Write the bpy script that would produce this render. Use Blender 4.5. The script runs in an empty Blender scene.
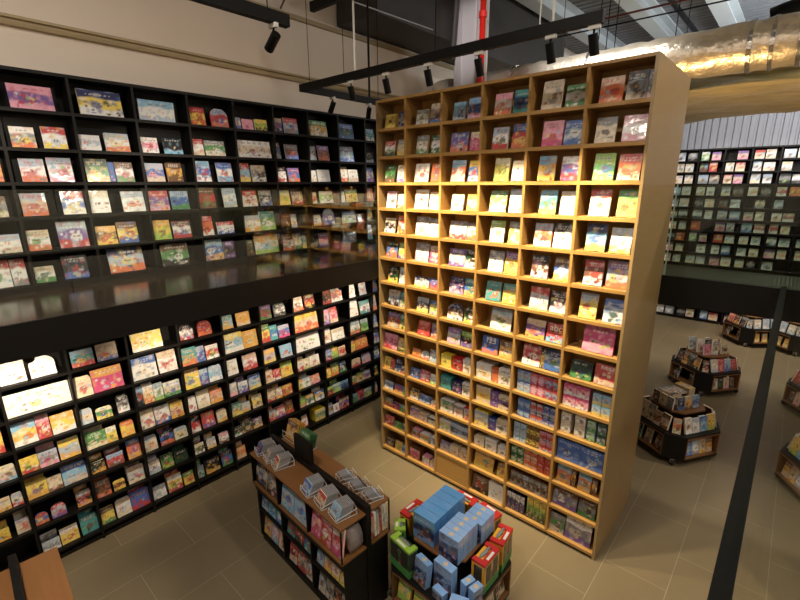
import bpy, math, random
import numpy as np
from mathutils import Vector, Matrix
R = math.radians
SC = bpy.context.scene
COL = SC.collection
rnd = random.Random(7)

# ---------------------------------------------------------------- helpers
def lin(c):
    return tuple(((x / 255.0) / 12.92 if x <= 10 else (((x / 255.0) + 0.055) / 1.055) ** 2.4) for x in c)

PAL = {'w': (244, 242, 238), 'c': (238, 224, 188), 'y': (248, 216, 58), 'g': (240, 176, 46), 'o': (232, 112, 44),
       'r': (204, 44, 44), 'p': (240, 160, 184), 'm': (214, 48, 124), 'v': (122, 84, 164), 'b': (52, 104, 190),
       'n': (34, 44, 98), 's': (126, 190, 228), 't': (62, 162, 162), 'l': (160, 206, 72), 'e': (78, 150, 76),
       'd': (32, 76, 48), 'k': (30, 28, 32), 'a': (140, 140, 142), 'u': (118, 78, 50), 'x': (222, 202, 172),
       'q': (176, 194, 214)}
WORD = {'w': 'white', 'c': 'cream', 'y': 'yellow', 'g': 'golden', 'o': 'orange', 'r': 'red', 'p': 'pink', 'm': 'magenta',
        'v': 'purple', 'b': 'blue', 'n': 'navy', 's': 'sky', 't': 'teal', 'l': 'lime', 'e': 'green', 'd': 'deep-green',
        'k': 'black', 'a': 'grey', 'u': 'brown', 'x': 'beige', 'q': 'pale-blue'}
LPAL = {k: np.array(lin(v)) for k, v in PAL.items()}
ORD = ['first', 'second', 'third', 'fourth', 'fifth', 'sixth', 'seventh', 'eighth', 'ninth', 'tenth', 'eleventh',
       'twelfth', 'thirteenth', 'fourteenth', 'fifteenth', 'sixteenth']

def setp(o, label=None, cat=None, group=None, kind=None):
    if label:
        n = len(label.split())
        assert 4 <= n <= 16, label
        o['label'] = label
    if cat: o['category'] = cat
    if group: o['group'] = group
    if kind: o['kind'] = kind
    return o

def empty(name, loc=(0, 0, 0), rz=0.0, label=None, cat=None, group=None):
    o = bpy.data.objects.new(name, None)
    o.empty_display_size = 0.1
    o.location = loc; o.rotation_euler = (0, 0, rz)
    COL.objects.link(o)
    return setp(o, label, cat, group)

class MB:
    """collects connected shapes into one mesh"""
    def __init__(s): s.v = []; s.f = []; s.m = []
    def add(s, vs, fs, m=0):
        b = len(s.v); s.v += [tuple(v) for v in vs]
        for f in fs: s.f.append([b + i for i in f]); s.m.append(m)
        return s
    def box(s, x0, y0, z0, x1, y1, z1, m=0):
        vs = [(x0, y0, z0), (x1, y0, z0), (x1, y1, z0), (x0, y1, z0), (x0, y0, z1), (x1, y0, z1), (x1, y1, z1), (x0, y1, z1)]
        return s.add(vs, [(0, 3, 2, 1), (4, 5, 6, 7), (0, 1, 5, 4), (1, 2, 6, 5), (2, 3, 7, 6), (3, 0, 4, 7)], m)
    def prism(s, poly, z0, z1, m=0):
        n = len(poly)
        vs = [(x, y, z0) for x, y in poly] + [(x, y, z1) for x, y in poly]
        fs = [tuple(range(n - 1, -1, -1)), tuple(range(n, 2 * n))] + [(i, (i + 1) % n, n + (i + 1) % n, n + i) for i in range(n)]
        return s.add(vs, fs, m)
    def tube(s, pts, r, n=8, m=0):
        pts = [Vector(p) for p in pts]; rings = []
        for i, p in enumerate(pts):
            d = (pts[min(i + 1, len(pts) - 1)] - pts[max(i - 1, 0)]).normalized()
            a = d.cross(Vector((0, 0, 1)))
            if a.length < 1e-3: a = d.cross(Vector((1, 0, 0)))
            a.normalize(); b = d.cross(a)
            rr = r[i] if isinstance(r, (list, tuple)) else r
            rings.append([p + a * rr * math.cos(2 * math.pi * k / n) + b * rr * math.sin(2 * math.pi * k / n) for k in range(n)])
        vs = [v for g in rings for v in g]; fs = []
        for i in range(len(pts) - 1):
            for k in range(n):
                fs.append((i * n + k, i * n + (k + 1) % n, (i + 1) * n + (k + 1) % n, (i + 1) * n + k))
        fs.append(tuple(range(n - 1, -1, -1))); fs.append(tuple((len(pts) - 1) * n + k for k in range(n)))
        return s.add(vs, fs, m)
    def build(s, name, mats, parent=None, loc=None, rot=None, bevel=0, smooth=False):
        me = bpy.data.meshes.new(name)
        me.from_pydata(s.v, [], s.f); me.update()
        if not isinstance(mats, (list, tuple)): mats = [mats]
        for m in mats: me.materials.append(m)
        if len(mats) > 1: me.polygons.foreach_set('material_index', s.m)
        if smooth: me.polygons.foreach_set('use_smooth', [True] * len(me.polygons))
        o = bpy.data.objects.new(name, me); COL.objects.link(o)
        if parent: o.parent = parent
        if loc: o.location = loc
        if rot: o.rotation_euler = rot
        if bevel:
            b = o.modifiers.new('bevel', 'BEVEL'); b.width = bevel; b.segments = 2; b.limit_method = 'ANGLE'
        return o

# ---------------------------------------------------------------- materials
def mat(name, col, rough=0.5, metal=0.0, spec=0.5, noise=0.0, nscale=8.0, stretch=(1, 1, 1), bump=0.0, bscale=40.0, coat=0.0):
    m = bpy.data.materials.new(name); m.use_nodes = True
    nt = m.node_tree; bs = nt.nodes['Principled BSDF']
    c = lin(col) + (1,)
    bs.inputs['Base Color'].default_value = c
    bs.inputs['Roughness'].default_value = rough
    bs.inputs['Metallic'].default_value = metal
    bs.inputs['Specular IOR Level'].default_value = spec
    bs.inputs['Coat Weight'].default_value = coat
    tc = nt.nodes.new('ShaderNodeTexCoord'); mp = nt.nodes.new('ShaderNodeMapping')
    mp.inputs['Scale'].default_value = stretch
    nt.links.new(tc.outputs['Object'], mp.inputs['Vector'])
    if noise:
        nz = nt.nodes.new('ShaderNodeTexNoise'); nz.inputs['Scale'].default_value = nscale; nz.inputs['Detail'].default_value = 5
        nt.links.new(mp.outputs[0], nz.inputs['Vector'])
        mx = nt.nodes.new('ShaderNodeMix'); mx.data_type = 'RGBA'
        mx.inputs['A'].default_value = tuple(v * (1 - noise) for v in c[:3]) + (1,)
        mx.inputs['B'].default_value = tuple(min(1, v * (1 + noise)) for v in c[:3]) + (1,)
        nt.links.new(nz.outputs['Fac'], mx.inputs['Factor']); nt.links.new(mx.outputs['Result'], bs.inputs['Base Color'])
    if bump:
        nb = nt.nodes.new('ShaderNodeTexNoise'); nb.inputs['Scale'].default_value = bscale; nb.inputs['Detail'].default_value = 4
        nt.links.new(mp.outputs[0], nb.inputs['Vector'])
        bp = nt.nodes.new('ShaderNodeBump'); bp.inputs['Strength'].default_value = bump; bp.inputs['Distance'].default_value = 0.02
        nt.links.new(nb.outputs['Fac'], bp.inputs['Height']); nt.links.new(bp.outputs[0], bs.inputs['Normal'])
    return m

def printed(name, rough, coat):
    m = bpy.data.materials.new(name); m.use_nodes = True
    nt = m.node_tree; bs = nt.nodes['Principled BSDF']
    at = nt.nodes.new('ShaderNodeAttribute'); at.attribute_name = 'Col'
    nt.links.new(at.outputs['Color'], bs.inputs['Base Color'])
    bs.inputs['Roughness'].default_value = rough
    bs.inputs['Coat Weight'].default_value = coat; bs.inputs['Coat Roughness'].default_value = 0.08
    tc = nt.nodes.new('ShaderNodeTexCoord'); nb = nt.nodes.new('ShaderNodeTexNoise'); nb.inputs['Scale'].default_value = 9
    bp = nt.nodes.new('ShaderNodeBump'); bp.inputs['Strength'].default_value = 0.12; bp.inputs['Distance'].default_value = 0.02
    nt.links.new(tc.outputs['Object'], nb.inputs['Vector']); nt.links.new(nb.outputs['Fac'], bp.inputs['Height'])
    nt.links.new(bp.outputs[0], bs.inputs['Coat Normal'])
    return m

def glassmat(name, tint, rough=0.0):
    m = bpy.data.materials.new(name); m.use_nodes = True
    nt = m.node_tree; nt.nodes.clear()
    out = nt.nodes.new('ShaderNodeOutputMaterial'); mx = nt.nodes.new('ShaderNodeMixShader')
    tr = nt.nodes.new('ShaderNodeBsdfTransparent'); gl = nt.nodes.new('ShaderNodeBsdfGlossy'); fr = nt.nodes.new('ShaderNodeFresnel')
    tr.inputs['Color'].default_value = tint + (1,); gl.inputs['Roughness'].default_value = rough
    gl.inputs['Color'].default_value = (0.95, 0.97, 0.95, 1)
    ge = nt.nodes.new('ShaderNodeNewGeometry'); mm = nt.nodes.new('ShaderNodeMath'); mm.operation = 'MULTIPLY_ADD'
    mm.inputs[1].default_value = -(1.5 - 1 / 1.5); mm.inputs[2].default_value = 1.5
    nt.links.new(ge.outputs['Backfacing'], mm.inputs[0]); nt.links.new(mm.outputs[0], fr.inputs['IOR'])
    nt.links.new(fr.outputs[0], mx.inputs[0]); nt.links.new(tr.outputs[0], mx.inputs[1]); nt.links.new(gl.outputs[0], mx.inputs[2])
    nt.links.new(mx.outputs[0], out.inputs[0])
    return m

M = {}
M['cover'] = printed('printed_cover', 0.45, 0.35)
M['wrap'] = printed('shrink_wrapped_cover', 0.3, 1.0)
M['page'] = mat('paper_edges', (232, 224, 206), 0.8, noise=0.1, nscale=3, stretch=(1, 60, 1))
M['black'] = mat('black_laminate', (13, 11, 10), 0.5, noise=0.15, spec=.3)
M['blackmetal'] = mat('black_powder_coat', (9, 9, 9), 0.5, spec=.15)
M['oak'] = mat('oak_veneer', (166, 126, 68), 0.42, noise=0.22, nscale=3.0, stretch=(1.2, 1.2, 14))
M['oakh'] = mat('oak_veneer_boards', (166, 126, 68), 0.42, noise=0.2, nscale=3.0, stretch=(1.5, 10, 14))
M['oakside'] = mat('oak_veneer_panel', (150, 124, 82), 0.38, noise=0.12, nscale=2.0, stretch=(1, 1.4, 8))
M['walnut'] = mat('brown_wood_top', (116, 78, 43), 0.45, noise=0.2, nscale=3, stretch=(1, 9, 9))
M['beige'] = mat('beige_plaster', (220, 208, 194), 0.9, noise=0.04, nscale=2)
M['ledge'] = mat('painted_channel', (168, 152, 120), 0.8, noise=0.05)
M['steelpaint'] = mat('grey_steel_paint', (176, 182, 184), 0.5, noise=0.06)
M['pipe'] = mat('red_pipe_paint', (200, 36, 26), 0.35)
M['wire'] = mat('white_wire', (205, 203, 198), 0.4)
M['chrome'] = mat('chrome', (190, 190, 190), 0.15, metal=1)
M['foil'] = mat('crumpled_foil', (222, 212, 196), 0.36, metal=.8, noise=0.25, nscale=9, bump=1.0, bscale=9.0)
M['foil2'] = mat('dull_foil_sheet', (206, 194, 158), 0.4, metal=0.5, noise=0.5, nscale=3, stretch=(0.8, 4, 4), bump=0.8, bscale=3.0)
M['tape'] = mat('silver_tape', (220, 220, 218), 0.25, metal=1.0, bump=0.4, bscale=12)
M['corr'] = mat('grey_corrugated_sheet', (150, 150, 156), 0.55, noise=0.05)
M['roof'] = mat('roof_sheet', (120, 122, 126), 0.6, noise=0.08)
M['dark'] = mat('dark_duct_paint', (52, 48, 46), 0.6, noise=0.1)
M['glass'] = glassmat('clear_glass', (0.93, 0.95, 0.92))
M['tintglass'] = glassmat('green_grey_glass', (0.56, 0.62, 0.54))
M['glassedge'] = mat('green_glass_edge', (150, 178, 150), 0.2)
M['lens'] = mat('lamp_lens', (250, 240, 220), 0.3)
M['plastic'] = mat('clear_wrap_bag', (150, 140, 136), 0.25, coat=0.6, noise=.5, nscale=14)
M['rubber'] = mat('caster_rubber', (40, 38, 37), 0.6)

# floor tiles
fm = bpy.data.materials.new('floor_tiles'); fm.use_nodes = True
nt = fm.node_tree; bs = nt.nodes['Principled BSDF']
tc = nt.nodes.new('ShaderNodeTexCoord'); mp = nt.nodes.new('ShaderNodeMapping')
mp.inputs['Location'].default_value = (-1.03, 1.51, 0); mp.inputs['Rotation'].default_value = (0, 0, R(-90))
br = nt.nodes.new('ShaderNodeTexBrick')
br.inputs['Scale'].default_value = 1; br.inputs['Mortar Size'].default_value = 0.0035; br.inputs['Mortar Smooth'].default_value = 0.2
br.inputs['Brick Width'].default_value = 1.21; br.inputs['Row Height'].default_value = 0.632; br.offset = 0.5
br.inputs['Color1'].default_value = lin((130, 116, 90)) + (1,); br.inputs['Color2'].default_value = lin((122, 109, 85)) + (1,)
br.inputs['Mortar'].default_value = lin((158, 148, 126)) + (1,)
nz = nt.nodes.new('ShaderNodeTexNoise'); nz.inputs['Scale'].default_value = 1.6; nz.inputs['Detail'].default_value = 6
mx = nt.nodes.new('ShaderNodeMix'); mx.data_type = 'RGBA'; mx.blend_type = 'MULTIPLY'; mx.inputs['Factor'].default_value = 0.25
nt.links.new(tc.outputs['Object'], mp.inputs[0]); nt.links.new(mp.outputs[0], br.inputs['Vector']); nt.links.new(tc.outputs['Object'], nz.inputs['Vector'])
nt.links.new(br.outputs['Color'], mx.inputs['A']); nt.links.new(nz.outputs['Fac'], mx.inputs['B']); nt.links.new(mx.outputs['Result'], bs.inputs['Base Color'])
bs.inputs['Roughness'].default_value = 0.42
M['floor'] = fm
# dark polished walkway floor
M['walk'] = mat('dark_polished_walkway', (58, 44, 30), 0.16, noise=0.3, nscale=2)
M['bridge'] = mat('grey_ribbed_deck', (130, 134, 134), 0.4, noise=0.1)

# ---------------------------------------------------------------- printed things
def art(code, U, V, w, h, rng):
    """colour of the printed front at (u, v); returns (n, 3)"""
    T, Mi, B, A = [LPAL[c] for c in code[:4]]
    n = len(U)
    ph = rng.uniform(0, 6.28, 6)
    asp = w / h
    grey = lambda c: 0.82 * c + 0.18 * c.mean()
    T, Mi, B, A = grey(T), grey(Mi), grey(B), grey(A)
    e1 = 0.68 + 0.04 * np.sin(U * rng.uniform(3, 9) + ph[0]); e2 = 0.28 + 0.05 * np.sin(U * rng.uniform(3, 9) + ph[1])
    f1 = np.clip((V - e1) / .05 + .5, 0, 1)[:, None]; f2 = np.clip((V - e2) / .06 + .5, 0, 1)[:, None]
    col = T * f1 + (Mi * f2 + B * (1 - f2)) * (1 - f1)
    # broad mottled scenery
    for i in range(3):
        g = np.sin(U * asp * rng.uniform(6, 16) + ph[i]) * np.sin(V * rng.uniform(6, 16) + ph[i + 3])
        c = (A, T, B)[i]
        col = col + (c - col) * (np.clip(g - .3, 0, 1) * .75)[:, None]
    extra = [grey(LPAL[c]) for c in rng.choice(list('wcyxpsolukq'), 4)]
    picks = [A, A, A, T, B, Mi] + extra
    nb = int(rng.integers(9, 16) * (1.7 if asp > 1.3 else 1))
    for i in range(nb):
        cx, cy = rng.uniform(0.1, 0.9), rng.uniform(0.06, 0.64)
        rx = rng.uniform(0.03, 0.11) / max(asp, 0.8); ry = rng.uniform(0.025, 0.08)
        c = picks[int(rng.integers(0, len(picks)))]
        if i == 0: cx, cy, rx, ry, c = rng.uniform(.35, .65), rng.uniform(.3, .46), .2 / max(asp, .9), .15, A
        d = ((U - cx) / rx) ** 2 + ((V - cy) / ry) ** 2
        col = np.where((d < 1)[:, None], 0.2 * Mi + 0.8 * c, col)
        if i < 2:
            for k in range(2):
                d = ((U - cx + rx * (.35 - .7 * k)) / (rx * .25)) ** 2 + ((V - cy - ry * .3) / (ry * .25)) ** 2
                col = np.where((d < 1)[:, None], extra[i] if i else LPAL['u'], col)
    # title lines
    tcol = LPAL['w'] if T.mean() < 0.45 else (LPAL['u'] if rng.random() < .4 else A)
    for vv in ([0.87, 0.77] if rng.random() < .6 else [0.82]):
        x0, x1 = sorted((rng.uniform(.08, .3), rng.uniform(.7, .92)))
        on = (np.abs(V - vv) < 0.03) & (U > x0) & (U < x1) & (np.sin(U * rng.uniform(30, 60) + ph[2]) > -0.35)
        col = np.where(on[:, None], 0.65 * tcol + 0.35 * T, col)
    col = col * (1 + rng.normal(0, 0.06, (n, 1)))
    return np.clip(col * .86, 0.004, 0.76)

def card(name, w, h, t, code, seed, arch=False, cell=0.0115, side=None, m=None, parent=None, gridmin=(6, 8)):
    """upright printed slab: front at y=0 facing -y, base at z=0, centred in x"""
    rng = np.random.default_rng(seed)
    nx = max(gridmin[0], min(48, int(w / cell))); ny = max(gridmin[1], min(28, int(h / cell)))
    us = np.linspace(0, 1, nx + 1); vs = np.linspace(0, 1, ny + 1)
    U, V = np.meshgrid(us, vs); U = U.ravel(); V = V.ravel()
    sx = np.ones_like(V)
    if arch == 'soft': sx = np.where(V > .78, np.sqrt(np.clip(1 - ((V - .78) / .22) ** 2 * .45, 0, 1)), 1)
    elif arch: sx = np.where(V > .6, np.sqrt(np.clip(1 - ((V - .6) / .4) ** 2 * .86, 0, 1)), 1)
    X = (U - .5) * w * sx; Z = V * h
    col = art(code, U, V, w, h, rng)
    N = (nx + 1) * (ny + 1)
    verts = [(x, 0, z) for x, z in zip(X.tolist(), Z.tolist())]
    faces = []
    for j in range(ny):
        for i in range(nx):
            a = j * (nx + 1) + i; faces.append((a, a + 1, a + nx + 2, a + nx + 1))
    ring = [i for i in range(nx + 1)] + [j * (nx + 1) + nx for j in range(1, ny + 1)] + \
           [ny * (nx + 1) + i for i in range(nx - 1, -1, -1)] + [j * (nx + 1) for j in range(ny - 1, 0, -1)]
    b = len(verts); verts += [(X[k], t, Z[k]) for k in ring]
    L = len(ring); nf = len(faces)
    for k in range(L): faces.append((ring[(k + 1) % L], ring[k], b + k, b + (k + 1) % L))
    faces.append(tuple(b + k for k in range(L - 1, -1, -1)))
    me = bpy.data.meshes.new(name); me.from_pydata(verts, [], faces); me.update()
    ca = me.color_attributes.new('Col', 'FLOAT_COLOR', 'CORNER')
    li = np.empty(len(me.loops), dtype=np.int32); me.loops.foreach_get('vertex_index', li)
    full = np.ones((len(verts), 4)); full[:N, :3] = col
    sc = np.array(side) if side is not None else LPAL[code[1]] * .9
    full[b:, :3] = sc
    lc = full[li]
    lc[nf * 4:, :3] = sc
    ca.data.foreach_set('color', lc.astype(np.float32).ravel())
    me.materials.append(m or M['cover'])
    o = bpy.data.objects.new(name, me); COL.objects.link(o)
    if parent: o.parent = parent
    return o

def put(o, loc, rz=0.0, lean=0.0):
    o.location = loc; o.rotation_euler = (-lean, 0, rz)

def book(name, w, h, t, code, seed, loc, rz=0.0, lean=0.0, arch=False, pages=True, m=None, cell=0.0115):
    if pages and not arch:
        o = card(name, w, h, 0.005, code, seed, False, cell, m=m)
        MB().box(-w / 2 + .002, .005, .003, w / 2 - .004, t - .003, h - .003).build('page_block', M['page'], o)
        bk = MB().box(-w / 2, t - .003, 0, w / 2, t, h).build('back_cover', M['backs'][code[1]], o)
    else:
        o = card(name, w, h, t, code, seed, arch, cell, m=m)
    put(o, loc, rz, lean)
    return o
M['backs'] = {k: mat('back_cover_' + WORD[k].replace('-', '_'), tuple(int(c * .93) for c in PAL[k]), 0.5) for k in PAL}

def words(code, w, h, arch, kind, where):
    a, b = code[1], code[3]
    if a == b: b = code[2] if code[2] != a else code[0]
    s = [WORD[a]]
    if arch: s.insert(0, 'round-cornered' if arch == 'soft' else 'arch-topped')
    elif w > h * 1.25: s.insert(0, 'wide')
    s.append(kind)
    if b != a: s.append('with ' + WORD[b] + ' art,')
    else: s[-1] += ','
    t = ' '.join(s) + ' ' + where
    if len(t.split()) > 16: t = t.replace('with ', '', 1)
    if len(t.split()) > 16: t = t.replace(' art,', ',', 1)
    return t

# world data: bay.shelf, start, end along the case (m), height (m), printed colours
U="""
1.2 0.649 0.756 0.189 ogoo
1.3 0.626 0.733 0.202 uaxu
1.4 0.473 0.777 0.182 qwxo
1.5 0.461 0.646 0.277 rwwe
1.5 0.653 0.771 0.270 rwaw
2.0 0.922 1.271 0.226 pvpr
2.1 0.872 1.065 0.197 waoy
2.1 1.123 1.322 0.214 rwyq
2.2 0.894 1.093 0.226 qwor
2.2 1.118 1.326 0.242 qwpr
2.3 0.844 1.050 0.227 qxor
2.3 1.175 1.379 0.241 rbwy
2.4 0.823 1.015 0.207 xwoe
2.4 1.092 1.355 0.280 qvrw
2.5 0.823 0.998 0.167 xwed
2.5 1.075 1.300 0.246 kkbr
3.0 1.486 1.891 0.259 nywb
3.1 1.423 1.623 0.157 wqww
3.1 1.669 1.908 0.195 qwoy
3.2 1.440 1.657 0.243 degy
3.2 1.659 1.716 0.210 bbbb
3.2 1.725 1.905 0.216 uwer
3.3 1.421 1.616 0.240 xwww
3.3 1.742 1.977 0.231 qwwo
3.4 1.419 1.632 0.205 guyo
3.4 1.645 1.854 0.239 uybr
3.5 1.509 1.875 0.280 nqoy
4.0 2.051 2.443 0.221 swqw#
4.1 2.033 2.214 0.174 wpwr
4.1 2.272 2.492 0.180 kksk
4.2 2.038 2.241 0.213 qbxp
4.2 2.276 2.457 0.226 uguk
4.3 2.025 2.251 0.231 rvpx
4.3 2.279 2.493 0.225 qbeb
4.4 2.032 2.228 0.234 gylu
4.4 2.255 2.473 0.211 uwrb
4.5 2.080 2.409 0.270 uekw
5.0 2.636 2.823 0.209 ryor
5.0 2.895 3.128 0.222 qrob^
5.1 2.618 2.761 0.196 rwxw
5.1 2.780 3.044 0.187 aexw
5.2 2.617 2.818 0.259 sbwr
5.2 2.907 3.120 0.247 bwsr
5.3 2.624 2.842 0.260 urue
5.3 2.958 3.140 0.253 qwqq
5.4 2.612 2.772 0.250 rowr
5.4 2.827 3.061 0.162 rwbw
5.5 2.604 2.877 0.272 sbgw
5.5 2.893 3.041 0.229 vkvk
6.0 3.232 3.304 0.142 qwbr
6.0 3.325 3.489 0.134 pppm
6.0 3.519 3.707 0.147 ylky
6.1 3.229 3.736 0.224 wxwu
6.2 3.208 3.379 0.249 rsys
6.2 3.409 3.624 0.227 xawk
6.3 3.201 3.454 0.216 rwwo
6.3 3.500 3.691 0.214 akbw
6.4 3.197 3.477 0.225 qwgx
6.4 3.479 3.724 0.268 telw
6.5 3.229 3.333 0.216 dkud
6.5 3.364 3.749 0.264 gwls
7.0 3.829 3.958 0.194 xbnr
7.0 3.988 4.228 0.218 rqab
7.1 3.817 3.896 0.223 ubqa
7.1 3.983 4.202 0.209 aubr
7.2 3.814 3.970 0.214 kwrw
7.2 4.006 4.206 0.202 vboo
7.3 3.795 4.008 0.210 xgyl
7.3 4.054 4.241 0.197 uxru
7.4 3.791 4.003 0.209 uuku
7.4 4.005 4.105 0.203 qwqo
7.5 3.794 4.026 0.238 kwoa
7.5 4.039 4.170 0.241 awex
7.5 4.180 4.263 0.199 aeyx
8.0 4.447 4.784 0.227 egxw
8.1 4.423 4.543 0.209 auqw
8.1 4.589 4.807 0.226 vuoo
8.2 4.415 4.530 0.173 wwxw
8.2 4.559 4.802 0.185 wwww
8.3 4.403 4.511 0.171 xowr
8.3 4.579 4.844 0.189 xlww
8.4 4.397 4.575 0.172 xwyw
8.4 4.630 4.862 0.254 qvbw^
8.5 4.526 4.707 0.206 umvm
9.0 5.032 5.348 0.232 bnbe
9.1 5.023 5.339 0.237 bsbx
9.2 5.045 5.191 0.244 xwow
9.2 5.209 5.426 0.201 wwxw
9.3 5.008 5.109 0.178 awww
9.3 5.140 5.398 0.213 eyyr
9.4 5.001 5.345 0.192 bwle
9.4 5.383 5.538 0.141 uurd
9.5 4.998 5.090 0.235 qwbq
9.5 5.117 5.334 0.168 nnnn
10.0 5.634 5.828 0.193 stwt
10.1 5.622 5.803 0.174 kdqk
10.2 5.636 5.806 0.244 bxvb
10.3 5.624 5.781 0.228 ogow
10.4 5.611 5.756 0.214 egdy
10.5 5.614 5.747 0.259 qstb
"""
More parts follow.
